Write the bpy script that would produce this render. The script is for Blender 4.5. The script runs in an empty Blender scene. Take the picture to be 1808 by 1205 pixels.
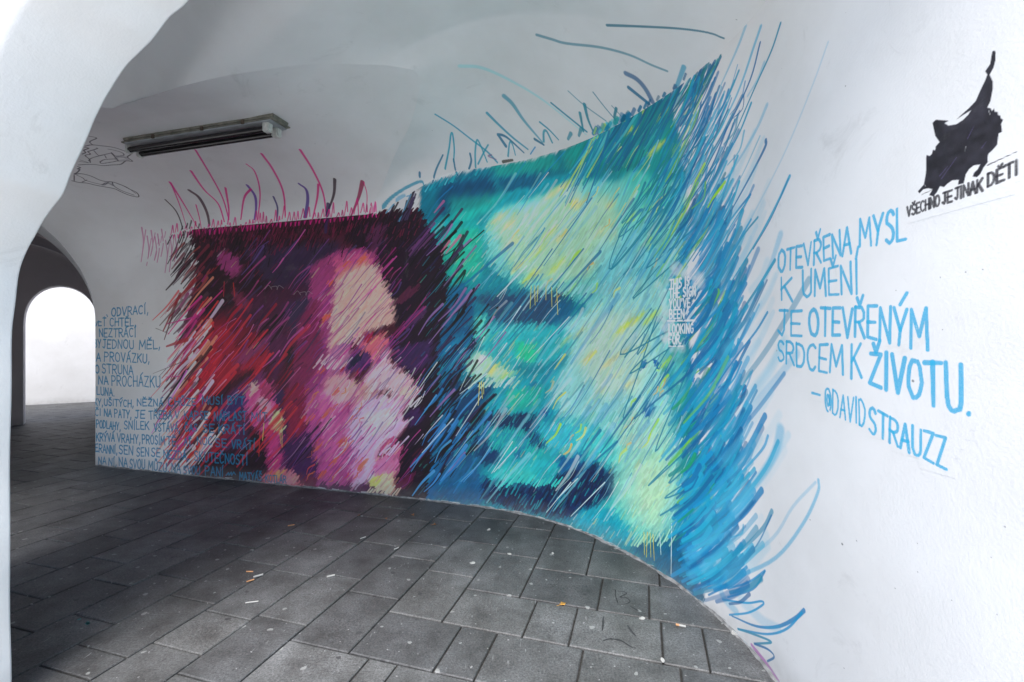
import bpy, bmesh, math, random
import numpy as np
from mathutils import Vector, Matrix

random.seed(7)
rng = np.random.default_rng(11)
sc = bpy.context.scene
COL = sc.collection

# ------------------------------------------------------------------ camera
CAM_H = 1.4
FPX, CX, CY = 803.6, 904.0, 602.5          # pinhole of the photograph (1808 x 1205)
cd = bpy.data.cameras.new('camera')
cam = bpy.data.objects.new('camera', cd)
COL.objects.link(cam)
cam.location = (0, 0, CAM_H)
cam.rotation_euler = (math.pi / 2, 0, 0)
cd.sensor_width = 36.0
cd.lens = 16.0
cd.clip_start = 0.02
cd.clip_end = 400
sc.camera = cam

# ------------------------------------------------------------------ light
SUN_EL, SUN_AZ = math.radians(56), math.radians(191)   # azimuth clockwise from +Y
w = bpy.data.worlds.new('World')
sc.world = w
w.use_nodes = True
nt = w.node_tree
nt.nodes.clear()
o_ = nt.nodes.new('ShaderNodeOutputWorld')
bg = nt.nodes.new('ShaderNodeBackground')
sky = nt.nodes.new('ShaderNodeTexSky')
sky.sky_type = 'NISHITA'
sky.sun_disc = False
sky.sun_elevation = SUN_EL
sky.sun_rotation = SUN_AZ
sky.air_density = 1.0
sky.dust_density = 2.0
sky.ozone_density = 1.0
bg.inputs[1].default_value = 0.15
nt.links.new(sky.outputs[0], bg.inputs[0])
nt.links.new(bg.outputs[0], o_.inputs[0])
sd = bpy.data.lights.new('sun', 'SUN')
sd.energy = 3.2
sd.angle = math.radians(35)
sd.color = (1.0, 0.965, 0.92)
so = bpy.data.objects.new('sun', sd)
COL.objects.link(so)
dirv = Vector((math.sin(SUN_AZ) * math.cos(SUN_EL), math.cos(SUN_AZ) * math.cos(SUN_EL), math.sin(SUN_EL)))
so.rotation_euler = dirv.to_track_quat('Z', 'Y').to_euler()
so.location = dirv * 30
sc.view_settings.view_transform = 'Standard'
sc.view_settings.look = 'None'
sc.view_settings.gamma = 1
sc.view_settings.use_curve_mapping = False
sc.view_settings.exposure = 1.06
sc.cycles.max_bounces = 12
sc.cycles.diffuse_bounces = 10

# ------------------------------------------------------------------ helpers
def tag(o, label=None, cat=None, group=None, kind=None):
    if label: o['label'] = label
    if cat: o['category'] = cat
    if group: o['group'] = group
    if kind: o['kind'] = kind
    return o

def mesh_obj(name, verts, faces, mat=None, parent=None, smooth=False, uvs=None):
    me = bpy.data.meshes.new(name)
    me.from_pydata([tuple(map(float, v)) for v in verts], [], faces)
    me.validate()
    if uvs is not None:
        uvl = me.uv_layers.new(name='UVMap')
        li = np.zeros(len(me.loops), dtype=np.int32)
        me.loops.foreach_get('vertex_index', li)
        uvl.data.foreach_set('uv', np.asarray(uvs, dtype=np.float32)[li].ravel())
    if smooth:
        me.polygons.foreach_set('use_smooth', [True] * len(me.polygons))
    if mat: me.materials.append(mat)
    o = bpy.data.objects.new(name, me)
    COL.objects.link(o)
    if parent: o.parent = parent
    return o

def empty(name, loc=(0, 0, 0), rz=0):
    o = bpy.data.objects.new(name, None)
    COL.objects.link(o)
    o.location = loc
    o.rotation_euler = (0, 0, rz)
    o.empty_display_size = 0.1
    return o

def grid_faces(ni, nj, flip=False):
    f = []
    for i in range(ni - 1):
        for j in range(nj - 1):
            a = i * nj + j
            q = (a, a + nj, a + nj + 1, a + 1)
            f.append(q[::-1] if flip else q)
    return f

# passage frame: u runs along the painted wall, v away from it towards the camera
O2 = np.array([-4.684, 5.117])
EU = np.array([0.963, -0.2694])
EV = np.array([-0.2694, -0.963])
def uv2xy(u, v):
    u = np.asarray(u, float); v = np.asarray(v, float)
    return O2[0] + u * EU[0] + v * EV[0], O2[1] + u * EU[1] + v * EV[1]
def xy2uv(x, y):
    dx = x - O2[0]; dy = y - O2[1]
    return dx * EU[0] + dy * EU[1], dx * EV[0] + dy * EV[1]

# ---- painted wall: path of its foot in plan
PATH_CTRL = [(-4.684, 5.117), (-3.6, 4.81), (-2.5, 4.503), (-1.609, 4.249), (-1.1, 4.105), (-.584, 3.945),
             (-.2, 3.815), (.12, 3.66), (.36, 3.485), (.58, 3.26), (.765, 2.99), (.89, 2.76), (.975, 2.56),
             (1.04, 2.33), (1.078, 2.12), (1.09, 1.95), (1.092, 1.7), (1.095, 1.4), (1.11, 1.1),
             (1.14, .85), (1.19, .66), (1.25, .58), (1.36, .53)]
def catmull(P, n=24):
    P = [np.array(p) for p in P]
    P = [2 * P[0] - P[1]] + P + [2 * P[-1] - P[-2]]
    out = []
    for i in range(1, len(P) - 2):
        for t in np.linspace(0, 1, n, endpoint=False):
            a, b, c, d = P[i - 1], P[i], P[i + 1], P[i + 2]
            out.append(.5 * ((2 * b) + (-a + c) * t + (2 * a - 5 * b + 4 * c - d) * t * t + (-a + 3 * b - 3 * c + d) * t ** 3))
    out.append(P[-2])
    return np.array(out)
_pp = catmull(PATH_CTRL)
_ss = np.concatenate([[0], np.cumsum(np.hypot(*np.diff(_pp, axis=0).T))])
S_END = _ss[-1]
def path_at(s):
    return np.interp(s, _ss, _pp[:, 0]), np.interp(s, _ss, _pp[:, 1])
def path_normal(s):                               # towards the passage
    e = .01
    x0, y0 = path_at(np.maximum(s - e, 0)); x1, y1 = path_at(np.minimum(s + e, S_END))
    dx, dy = x1 - x0, y1 - y0
    L = np.hypot(dx, dy)
    return dy / L, -dx / L

_m = _pp[:, 1] > 0.72                             # table: bearing -> s, depth
_bear = (_pp[_m, 0] / _pp[_m, 1]); _bs = _ss[_m]; _bz = _pp[_m, 1]

def smooth(a, b, x):
    t = np.clip((np.asarray(x, float) - a) / (b - a), 0, 1)
    return t * t * (3 - 2 * t)

# ---- vault over the far bay (f2): elliptical section, spring height and crown vary along u
HALF = 1.25
def hs2(u): return 1.6 + .96 * smooth(-.1, 1.3, u)
def hc2(u): return 2.85 + .13 * smooth(0, 2.2, u) + .26 * smooth(3.2, 4.8, u)
def f2(u, v):
    a = np.clip(np.abs((v - HALF) / HALF), 0, 1)
    drop = .15 * np.clip(v - HALF, 0, None) ** 1.25 * smooth(0, 1.2, u)
    return hs2(u) + (hc2(u) - hs2(u)) * np.sqrt(1 - a ** 2) - drop

def ray(px, py):
    return (np.asarray(px, float) - CX) / FPX, (CY - np.asarray(py, float)) / FPX

def hit_f2(px, py):
    rx, rh = ray(px, py)
    t = np.linspace(.6, 7, 6401)
    x = rx * t; h = CAM_H + rh * t
    u, v = xy2uv(x, t)
    ok = (v > 0) & (v < 2.5)
    d = np.where(ok, h - f2(u, v), -1)
    sg = np.where((d[:-1] <= 0) & (d[1:] > 0) & ok[:-1])[0]
    i = sg[-1] + 1 if len(sg) else 0
    if i == 0:                                  # touches the wall plane
        i = np.argmax(v < 0) - 1
    return u[i], v[i], h[i]

# the crease between near vault (f1) and far vault (f2), read from the photograph
GPX = [(660, 372), (672, 335), (690, 290), (706, 255), (722, 225), (736, 180), (741, 150), (735, 128), (700, 118), (640, 114),
       (590, 113), (520, 116), (450, 126), (400, 134), (330, 150), (268, 173), (245, 181), (200, 192)]
G3 = [hit_f2(*p) for p in GPX]
# ------------------------------------------------------------------ vault sheets
G3 = [(3.5, 0.0, float(hs2(3.5)))] + [tuple(map(float, g)) for g in G3[1:]]
G3 += [(2.42, 1.75, 0), (2.42, 2.1, 0), (2.42, 2.5, 0)]
LV = [0, .07, .15, .25, .31, .37, .41, .45, .50, .60, .68, .78, .88, .95, 1.05, 1.15, 1.2, 1.25, 1.6, 2.0, 2.5]
_g = np.array([(a, b) for a, b, c in G3]); _lv = np.array(LV)
_gd = np.concatenate([[0], np.cumsum(np.hypot(*np.diff(_g, axis=0).T))]); _gd /= _gd[-1]
_t = np.linspace(0, 1, 190) ** 1.0
_t = np.unique(np.concatenate([_t, _gd, (_gd[1] * np.linspace(0, 1, 16) ** 2)]))
def cinterp(t, xs, ys):                          # smooth (cubic hermite) interpolation
    m = np.gradient(ys, xs)
    i = np.clip(np.searchsorted(xs, t) - 1, 0, len(xs) - 2)
    h = xs[i + 1] - xs[i]; k = (t - xs[i]) / h
    return ((2*k**3-3*k**2+1)*ys[i] + (k**3-2*k**2+k)*h*m[i] + (-2*k**3+3*k**2)*ys[i+1] + (k**3-k**2)*h*m[i+1])
GU = cinterp(_t, _gd, _g[:, 0]); GV = np.clip(cinterp(_t, _gd, _g[:, 1]), 0, 2.5); GL = np.interp(_t, _gd, _lv)
GH = f2(GU, GV)

def far_vault_arrays():
    nj = 90
    V, UV = [], []
    for i in range(len(_t)):
        k = np.linspace(0, 1, nj)
        u = GU[i] * (1 - k); v = GV[i] * (1 - k) + GL[i] * k
        h = f2(u, v); x, y = uv2xy(u, v)
        V.append(np.stack([x, y, h], 1))
        UV.append(np.stack([(u + .1) / 4.8, np.arccos(np.clip(1 - v / HALF, -1, 1)) / math.pi], 1))
    return np.concatenate(V), np.concatenate(UV), grid_faces(len(_t), nj)

def wall_top(s):
    x, y = path_at(s); u, v = xy2uv(x, y)
    return np.where(u < 3.5, hs2(u), np.where(s < 5.2, 2.56 + .30 * smooth(3.45, 4.4, u), 2.86))
# outer border of the near vault: along the top of the painted wall, then the back of the front arch
S0 = float(np.interp(3.5, [xy2uv(*path_at(q))[0] for q in np.linspace(0, 5, 400)], np.linspace(0, 5, 400)))
S_ARCH = float(np.interp(2.52, [xy2uv(*path_at(q))[1] for q in np.linspace(6.5, S_END - .35, 400)], np.linspace(6.5, S_END - .35, 400)))
_sb = np.linspace(S0, S_ARCH, 400)
_xb, _yb = path_at(_sb); _ub, _vb = xy2uv(_xb, _yb)
_hb = wall_top(_sb)
_uf = np.linspace(float(_ub[-1]), 2.43, 160)
_hf = 2.86 + .42 * np.sin(math.pi * np.clip((_uf - 3.6) / 3.1, 0, 1)) 
BU = np.concatenate([_ub, _uf]); BV = np.concatenate([_vb, np.full(160, 2.52)]); BH = np.concatenate([_hb, _hf])
_bd = np.concatenate([[0], np.cumsum(np.hypot(np.diff(BU), np.diff(BV)))]); _bd /= _bd[-1]

def near_vault_arrays():
    nj = 60
    V, UV = [], []
    for i, t in enumerate(_t):
        tb = np.clip(t, 0, 1)
        bu, bv, bh = (np.interp(tb, _bd, a) for a in (BU, BV, BH))
        k = np.linspace(0, 1, nj)
        u = GU[i] + (bu - GU[i]) * k; v = GV[i] + (bv - GV[i]) * k
        L = math.hypot(bu - GU[i], bv - GV[i])
        h = GH[i] + (bh - GH[i]) * k ** 1.25 + .26 * min(1, L / 2) * np.sin(math.pi * k) 
        x, y = uv2xy(u, v)
        V.append(np.stack([x, y, h], 1))
        UV.append(np.stack([(u - 2.3) / 4.8, (v + .1) / 2.8], 1))
    return np.concatenate(V), np.concatenate(UV), grid_faces(len(_t), nj, True)

FV, FUV, FF = far_vault_arrays()
NV, NUV, NF = near_vault_arrays()
from mathutils.bvhtree import BVHTree
BV_F = BVHTree.FromPolygons([Vector(v) for v in FV.tolist()], FF)
BV_N = BVHTree.FromPolygons([Vector(v) for v in NV.tolist()], NF)

# ------------------------------------------------------------------ paint canvases (metres per texel)
class Canvas:
    def __init__(s, W, H): s.a = np.ones((H, W, 3), np.float32) * np.array([.81, .815, .822], np.float32); s.W = W; s.H = H
TM = .002
CW = Canvas(int(S_END / TM), int(2.9 / TM))       # painted wall  (s, h)
CF = Canvas(1500, 1000)                           # far vault     (u, angle)
CN = Canvas(1600, 940)                            # near vault    (u, v)

def quad_uv(V, UV, F, loc, idx):
    q = F[idx]
    P = V[list(q)]; U = UV[list(q)]
    best = None
    for tri in ((0, 1, 2), (0, 2, 3)):
        a, b, c = P[tri[0]], P[tri[1]], P[tri[2]]
        M = np.stack([b - a, c - a], 1)
        sol, *_ = np.linalg.lstsq(M, np.array(loc) - a, rcond=None)
        mn = min(sol[0], sol[1], 1 - sol.sum())
        if best is None or mn > best[0]:
            best = (mn, U[tri[0]] + sol[0] * (U[tri[1]] - U[tri[0]]) + sol[1] * (U[tri[2]] - U[tri[0]]))
    return best[1]

def wall_hit(px, py):
    """analytic hit with the vertical painted wall: s, h, depth"""
    rx, rh = ray(px, py)
    s = np.interp(rx, _bear, _bs); z = np.interp(rx, _bear, _bz)
    return s, CAM_H + rh * z, z

def locate(px, py):
    """photograph pixel -> (canvas, tx, ty, metres/texel x, metres/texel y, depth, point)"""
    rx, rh = ray(px, py)
    s, h, z = wall_hit(px, py)
    top = float(wall_top(s))
    if h <= top + .002 and px > 167:
        return CW, float(s) / TM, float(h) / TM, TM, TM, float(z)
    d = Vector((float(rx), 1.0, float(rh)));
    o = Vector((0, 0, CAM_H))
    r1 = BV_N.ray_cast(o, d); r2 = BV_F.ray_cast(o, d)
    if r1[0] is not None and (r2[0] is None or r1[3] <= r2[3] + 1e-3):
        u = quad_uv(NV, NUV, NF, r1[0], r1[2])
        return CN, u[0] * CN.W, u[1] * CN.H, 4.8 / CN.W, 2.8 / CN.H, r1[0].y
    if r2[0] is not None:
        u = quad_uv(FV, FUV, FF, r2[0], r2[2])
        uu = u[0] * 4.8 - .1; th = u[1] * math.pi
        a = (hc2(uu) - hs2(uu))
        sy = math.hypot(HALF * math.sin(th), a * math.cos(th)) * math.pi / CF.H
        return CF, u[0] * CF.W, u[1] * CF.H, 4.8 / CF.W, max(sy, .0015), r2[0].y
    return CW, float(s) / TM, float(h) / TM, TM, TM, float(z)

def lin(c):
    c = np.asarray(c, float) / 255.0
    return np.where(c <= .04045, c / 12.92, ((c + .055) / 1.055) ** 2.4)
def srgb(c):
    c = np.clip(c, 0, 1)
    return np.where(c <= .0031308, c * 12.92, 1.055 * c ** (1 / 2.4) - .055)

# how bright the photograph shows plain white paint at a place: turns a colour read off
# the photograph into the paint's own colour (so that lights, not paint, do the shading)
WX = [168, 300, 450, 600, 740, 900, 1100, 1250, 1400, 1808]
WV = [156, 166, 176, 188, 197, 206, 218, 226, 230, 232]
def white_seen(px, py):
    b = np.interp(px, WX, WV)
    k = 1 - .22 * smooth(520, 250, py) * smooth(1250, 900, px)
    return b * k
def albedo(c, px, py, wall=.82):
    wv = white_seen(px, py)
    a = lin(c) / np.expand_dims(lin(wv), -1) * wall if np.ndim(px) else lin(c) / lin(wv) * wall
    k = smooth(700, 800, px)
    k = np.expand_dims(k, -1) if np.ndim(px) else k
    k2 = smooth(1150, 1230, px)
    k2 = np.expand_dims(k2, -1) if np.ndim(px) else k2
    return np.clip(a * (np.array([1.05, .955, .93]) * (1 - k) + (np.array([1.04, 1.0, .89]) * (1 - k2) + np.array([.9, .97, .99]) * k2) * k), .006, .86)

def dab(cv, X, Y, sx, sy, R0, R1, col, op, soft, grain=0):
    """one soft polyline stroke in texture space; X,Y texels, R radii in metres"""
    n = len(X)
    rm = max(R0, R1) * (1 + soft) + 2 * max(sx, sy)
    x0 = int(max(0, math.floor(min(X) - rm / sx))); x1 = int(min(cv.W, math.ceil(max(X) + rm / sx) + 1))
    y0 = int(max(0, math.floor(min(Y) - rm / sy))); y1 = int(min(cv.H, math.ceil(max(Y) + rm / sy) + 1))
    if x1 <= x0 or y1 <= y0: return
    gx = (np.arange(x0, x1) + .5)[None, :] * sx; gy = (np.arange(y0, y1) + .5)[:, None] * sy
    al = None
    Ltot = max(1e-9, sum(math.hypot((X[i+1]-X[i])*sx, (Y[i+1]-Y[i])*sy) for i in range(n-1)))
    acc = 0
    aa = .6 * max(sx, sy)
    for i in range(n - 1):
        ax, ay, bx, by = X[i] * sx, Y[i] * sy, X[i+1] * sx, Y[i+1] * sy
        dx, dy = bx - ax, by - ay
        L = math.hypot(dx, dy)
        if L < 1e-7: continue
        k = ((gx - ax) * dx + (gy - ay) * dy) / (L * L)
        k = np.clip(k, 0, 1)
        d = np.sqrt((gx - ax - k * dx) ** 2 + (gy - ay - k * dy) ** 2)
        t = (acc + k * L) / Ltot
        r = R0 + (R1 - R0) * t
        e = np.maximum(r * soft, aa)
        a = np.clip((r + e * .5 - d) / e, 0, 1)
        al = a if al is None else np.maximum(al, a)
        acc += L
    if al is None: return
    if soft > .3: al = al * al * (3 - 2 * al)
    if grain: al = al * (1 - grain * rng.random(al.shape))
    al = (al * op)[..., None].astype(np.float32)
    reg = cv.a[y0:y1, x0:x1]
    reg *= (1 - al)
    reg += al * np.asarray(col, np.float32)

def bez(pts, n=None):
    """smooth curve through photograph points"""
    pts = [np.array(p, float) for p in pts]
    if len(pts) == 2:
        L = np.hypot(*(pts[1] - pts[0])); m = max(2, int(L / 14) + 1)
        k = np.linspace(0, 1, m)[:, None]
        return pts[0] * (1 - k) + pts[1] * k
    return catmull(pts, 5)

def stroke(pts, w0, w1, col, op=.9, soft=.25, raw=False, grain=0, fade=0):
    """stroke given in photograph pixels; w = width in pixels; tapers from w0 to w1"""
    P = bez(pts) if len(pts) > 1 else np.array([pts[0], (pts[0][0] + .5, pts[0][1])])
    mx, my = P[:, 0].mean(), P[:, 1].mean()
    c = lin(col) if raw else albedo(col, mx, my)
    hits = [locate(*p) for p in P]
    i = 0
    n = len(hits)
    runs = []
    while i < n:
        j = i
        while j + 1 < n and hits[j + 1][0] is hits[i][0]: j += 1
        runs.append((i, j)); i = j + 1
    for (i, j) in runs:
        H = hits[i:j + 1]
        if len(H) == 1: H = H * 2; jj = i + 1
        cv = H[0][0]
        t0 = i / max(1, n - 1); t1 = j / max(1, n - 1)
        z = sum(h[5] for h in H) / len(H)
        r0 = .5 * (w0 + (w1 - w0) * t0) * z / FPX; r1 = .5 * (w0 + (w1 - w0) * t1) * z / FPX
        if fade and len(H) > 2:
            for m in range(len(H) - 1):
                tm = (m + .5) / (len(H) - 1)
                dab(cv, [H[m][1], H[m+1][1]], [H[m][2], H[m+1][2]], H[0][3], H[m][4],
                    r0 + (r1 - r0) * tm, r0 + (r1 - r0) * tm, c, op * (1 - fade * tm) * .7, soft, grain)
        else:
            sy = sum(h[4] for h in H) / len(H)
            dab(cv, [h[1] for h in H], [h[2] for h in H], H[0][3], sy, r0, r1, c, op, soft, grain)
# ------------------------------------------------------------------ colour field of the two painted heads
FS = .5
FWd, FHt = 904, 603
FLD = np.zeros((FHt, FWd, 3), np.float32); MSK = np.zeros((FHt, FWd), np.float32)
def blur(a, r):
    if r < 1: return a
    for _ in range(2):
        for ax in (0, 1):
            n = a.shape[ax]
            c = np.cumsum(np.concatenate([np.zeros_like(a.take([0], ax)), a], ax), axis=ax)
            i0 = np.clip(np.arange(n) - r, 0, n); i1 = np.clip(np.arange(n) + r + 1, 0, n)
            a = (c.take(i1, ax) - c.take(i0, ax)) / (2 * r + 1)
    return a
def pmask(poly, soft):
    P = np.array(poly, float) * FS
    m = int(soft * FS * 3) + 3
    x0, y0 = np.maximum(P.min(0).astype(int) - m, 0); x1 = min(FWd, int(P[:, 0].max()) + m); y1 = min(FHt, int(P[:, 1].max()) + m)
    X, Y = np.meshgrid(np.arange(x0, x1) + .5, np.arange(y0, y1) + .5)
    ins = np.zeros(X.shape, bool)
    n = len(P)
    for i in range(n):
        a, b = P[i], P[(i + 1) % n]
        if a[1] == b[1]: continue
        c = ((Y > a[1]) != (Y > b[1])) & (X < (b[0] - a[0]) * (Y - a[1]) / (b[1] - a[1]) + a[0])
        ins ^= c
    return (slice(y0, y1), slice(x0, x1)), blur(ins.astype(np.float32), int(soft * FS * (.9 if min(p[0] for p in poly) > 745 else .45)))
def fp(col, poly, soft=6, op=1):
    s, m = pmask(poly, soft)
    m = (m * op)[..., None]
    FLD[s] = FLD[s] * (1 - m) + m * np.array(col, np.float32)
def fe(col, cx, cy, rx, ry, soft=5, op=1, rot=-40):
    a = np.linspace(0, 2 * math.pi, 20, endpoint=False); c, s_ = math.cos(math.radians(rot)), math.sin(math.radians(rot))
    fp(col, [(cx + rx * math.cos(t) * c - ry * math.sin(t) * s_, cy + rx * math.cos(t) * s_ + ry * math.sin(t) * c) for t in a], soft, op)
def mk(poly, soft=3):
    s, m = pmask(poly, soft); MSK[s] = np.maximum(MSK[s], m)

mk([(335, 404), (540, 386), (745, 368), (760, 900), (640, 905), (420, 880), (340, 860), (322, 760), (318, 690), (330, 560), (350, 480)])
mk([(741, 331), (820, 303), (870, 291), (940, 282), (1000, 262), (1060, 228), (1120, 194), (1166, 168), (1180, 176), (1200, 240), (1212, 330), (1214, 430),
    (1210, 560), (1232, 700), (1236, 820), (1222, 930), (1246, 1075), (1100, 1010), (900, 930), (741, 910)], 5)
FLD[:] = (70, 25, 45)
# --- magenta head, hair
fp((62, 20, 38), [(320, 400), (745, 370), (770, 900), (330, 900)], 2)
fp((56, 16, 34), [(340, 398), (742, 364), (742, 400), (340, 440)], 5)
fp((34, 15, 26), [(335, 425), (560, 420), (600, 470), (560, 540), (450, 520), (370, 560), (340, 540)], 8)
fp((44, 30, 56), [(430, 440), (600, 425), (610, 500), (560, 540), (470, 500)], 10)
fp((60, 24, 50), [(430, 520), (540, 500), (560, 600), (470, 640), (400, 600)], 12)
fp((48, 36, 66), [(500, 540), (590, 500), (590, 560), (520, 600)], 10)
fp((96, 18, 38), [(330, 560), (430, 560), (480, 620), (440, 720), (330, 800), (318, 680)], 10)
fp((128, 24, 42), [(330, 600), (400, 570), (430, 640), (350, 720), (320, 700)], 8)
fp((150, 26, 44), [(340, 650), (380, 610), (395, 640), (350, 720)], 6)
fp((140, 26, 46), [(450, 590), (480, 595), (470, 640), (430, 660), (425, 630)], 5)
fp((52, 14, 30), [(370, 690), (450, 650), (470, 740), (420, 800), (350, 800)], 8)
fp((70, 26, 60), [(470, 590), (540, 590), (540, 640), (480, 680)], 8)
fp((66, 18, 40), [(520, 600), (600, 560), (590, 640), (530, 700), (480, 690)], 8)
fp((36, 24, 30), [(500, 620), (560, 590), (570, 650), (520, 680)], 8)
fe((120, 45, 95), 405, 465, 16, 26, 5)
fe((120, 40, 70), 425, 530, 10, 24, 5, .7)
fe((105, 52, 100), 445, 620, 40, 9, 5, .7)
fe((96, 40, 92), 430, 690, 50, 14, 7, .8)
fe((48, 34, 84), 415, 720, 40, 22, 7)
fp((30, 12, 24), [(340, 760), (440, 730), (475, 800), (470, 850), (340, 850)], 8)
fp((88, 20, 40), [(320, 730), (370, 700), (380, 750), (330, 810)], 6)
fp((66, 28, 62), [(390, 740), (440, 720), (440, 790), (400, 800)], 6)
# hair between the heads
fp((30, 14, 30), [(600, 385), (744, 378), (790, 430), (790, 560), (740, 620), (705, 590), (695, 545), (680, 500), (655, 452), (620, 430)], 6)
fp((58, 30, 70), [(640, 400), (720, 390), (760, 440), (700, 480), (660, 440)], 12, .6)
fp((40, 26, 54), [(690, 470), (760, 450), (765, 540), (715, 560)], 8)
fp((28, 16, 34), [(700, 520), (780, 480), (790, 560), (740, 610), (706, 590)], 6)
fp((90, 36, 70), [(645, 400), (700, 395), (690, 440), (655, 450)], 10, .5)
# face
fp((140, 54, 108), [(548, 470), (600, 440), (660, 442), (676, 490), (640, 520), (600, 620), (640, 700), (640, 862), (556, 862), (512, 812), (504, 720), (530, 630), (544, 560)], 8)
fp((112, 34, 74), [(530, 560), (560, 520), (570, 620), (540, 690), (504, 710)], 8)
fp((164, 72, 130), [(520, 740), (560, 680), (600, 700), (626, 760), (628, 852), (570, 856), (534, 812)], 8)
fp((184, 92, 146), [(560, 690), (606, 690), (624, 780), (610, 830), (574, 800)], 8, .85)
fp((170, 76, 120), [(586, 456), (655, 446), (670, 480), (600, 492)], 6)
fp((196, 112, 118), [(590, 476), (650, 458), (670, 480), (612, 492), (590, 500)], 5)
fp((206, 168, 158), [(592, 494), (626, 474), (654, 464), (672, 484), (684, 508), (696, 540), (700, 568), (676, 578), (652, 584), (636, 596), (622, 606), (600, 606), (588, 640), (578, 640), (582, 590), (588, 540)], 5)
fp((216, 172, 160), [(596, 520), (650, 486), (676, 520), (684, 556), (640, 574), (600, 590)], 10, .5)
fp((172, 110, 148), [(580, 610), (616, 604), (622, 622), (610, 650), (580, 656)], 5)
fp((196, 96, 114), [(632, 604), (676, 586), (690, 600), (686, 628), (664, 634), (650, 622), (634, 620)], 5)
fp((150, 30, 54), [(638, 592), (660, 586), (664, 598), (642, 604)], 2)
fp((222, 176, 186), [(660, 640), (686, 612), (690, 640), (704, 652), (726, 668), (742, 694), (724, 708), (706, 700), (680, 690), (650, 690), (640, 672)], 5)
fp((228, 184, 176), [(574, 668), (596, 656), (620, 664), (650, 680), (680, 700), (660, 722), (620, 716), (590, 712), (574, 694)], 12, .75)
fp((222, 170, 200), [(622, 720), (660, 700), (706, 700), (722, 714), (710, 728), (720, 748), (708, 766), (680, 780), (668, 800), (664, 850), (624, 862), (622, 800), (612, 750)], 6)
fp((236, 196, 196), [(640, 730), (690, 720), (704, 744), (676, 764), (644, 770)], 8, .8)
fp((232, 186, 176), [(704, 684), (740, 690), (726, 706), (706, 702)], 4)
fp((206, 130, 176), [(622, 790), (640, 770), (640, 840), (624, 850)], 6, .7)
for a_ in ((560, 790, 10, 5), (590, 812, 10, 4), (548, 740, 9, 4), (576, 730, 9, 4), (604, 780, 9, 4), (596, 690, 8, 4), (566, 656, 9, 4), (576, 560, 10, 5), (582, 500, 9, 5), (640, 820, 9, 4), (570, 836, 10, 4), (640, 458, 10, 4), (612, 468, 8, 4)):
    fe((206, 96, 60), *a_, 3, .75)
# eye
fp((74, 40, 94), [(610, 640), (626, 626), (650, 620), (656, 640), (646, 656), (626, 658), (612, 650)], 3)
fe((30, 28, 56), 632, 632, 11, 7, 2); fe((28, 28, 54), 622, 644, 9, 5, 2); fe((60, 28, 80), 646, 646, 8, 6, 2)
fe((150, 30, 52), 609, 652, 6, 4, 2); fe((140, 28, 58), 630, 658, 7, 4, 2); fe((190, 100, 130), 664, 634, 8, 8, 4)
# mouth and chin
fp((176, 76, 122), [(668, 786), (700, 772), (712, 788), (708, 806), (680, 806)], 4)
fe((126, 20, 50), 688, 793, 11, 5, 2)
fp((206, 116, 160), [(662, 804), (708, 806), (704, 836), (686, 846), (660, 836)], 5)
fp((232, 190, 160), [(650, 844), (690, 832), (700, 850), (694, 872), (650, 872)], 5)
fp((232, 200, 100), [(650, 852), (670, 838), (674, 848), (656, 868)], 3, .8)
fp((78, 28, 72), [(530, 852), (640, 858), (700, 876), (700, 894), (530, 880)], 4)
# ear, neck
fp((60, 30, 74), [(490, 740), (540, 740), (560, 820), (560, 862), (500, 840)], 8)
fp((120, 28, 60), [(500, 690), (540, 680), (540, 760), (510, 780)], 7)
fp((176, 70, 124), [(432, 690), (470, 670), (496, 700), (500, 750), (486, 780), (450, 760), (436, 730)], 5)
fp((224, 150, 150), [(440, 676), (452, 670), (456, 690), (444, 700)], 3)
fp((216, 150, 160), [(452, 702), (476, 692), (480, 730), (462, 740)], 5, .8)
fe((150, 52, 92), 468, 690, 10, 14, 4)
fp((222, 188, 140), [(480, 730), (496, 722), (502, 760), (490, 770), (478, 752)], 3)
fp((50, 30, 70), [(484, 690), (500, 690), (500, 728), (490, 716)], 4)
fp((168, 52, 110), [(474, 760), (498, 768), (500, 830), (478, 842), (470, 800)], 5)
fp((190, 92, 110), [(460, 838), (500, 826), (530, 842), (540, 864), (470, 864)], 5)
fe((220, 150, 90), 492, 838, 14, 6, 4, .8); fe((220, 130, 140), 514, 846, 12, 10, 4, .7)
fe((206, 90, 60), 478, 842, 8, 5, 3)
fp((96, 24, 58), [(524, 836), (560, 840), (560, 868), (536, 862)], 4)
# --- teal head
T = (24, 128, 148)
fp(T, [(741, 300), (1290, 100), (1290, 1090), (741, 930)], 0)
fp((16, 96, 118), [(741, 330), (820, 300), (1000, 256), (1100, 215), (1100, 262), (1000, 306), (900, 336), (800, 390), (741, 400)], 5)
fp((14, 62, 94), [(784, 322), (860, 312), (880, 336), (850, 360), (780, 384), (770, 350)], 5)
fp((16, 76, 106), [(880, 312), (955, 310), (950, 330), (890, 338)], 4)
fp((28, 124, 120), [(860, 294), (980, 268), (990, 300), (880, 310)], 6, .8)
fp((18, 122, 122), [(990, 262), (1100, 222), (1150, 240), (1120, 300), (1040, 312), (1000, 300)], 7)
fp((22, 146, 156), [(746, 400), (830, 370), (850, 420), (850, 500), (780, 520), (760, 460)], 8)
fp((40, 168, 150), [(790, 410), (850, 400), (852, 480), (810, 500), (780, 470)], 7)
fp((40, 170, 150), [(790, 350), (900, 340), (860, 380), (800, 400)], 8, .5)
fp((16, 84, 124), [(756, 520), (820, 500), (840, 540), (836, 640), (770, 640), (750, 600)], 7)
fp((50, 72, 104), [(760, 540), (800, 530), (800, 560), (770, 570)], 6, .8)
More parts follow.
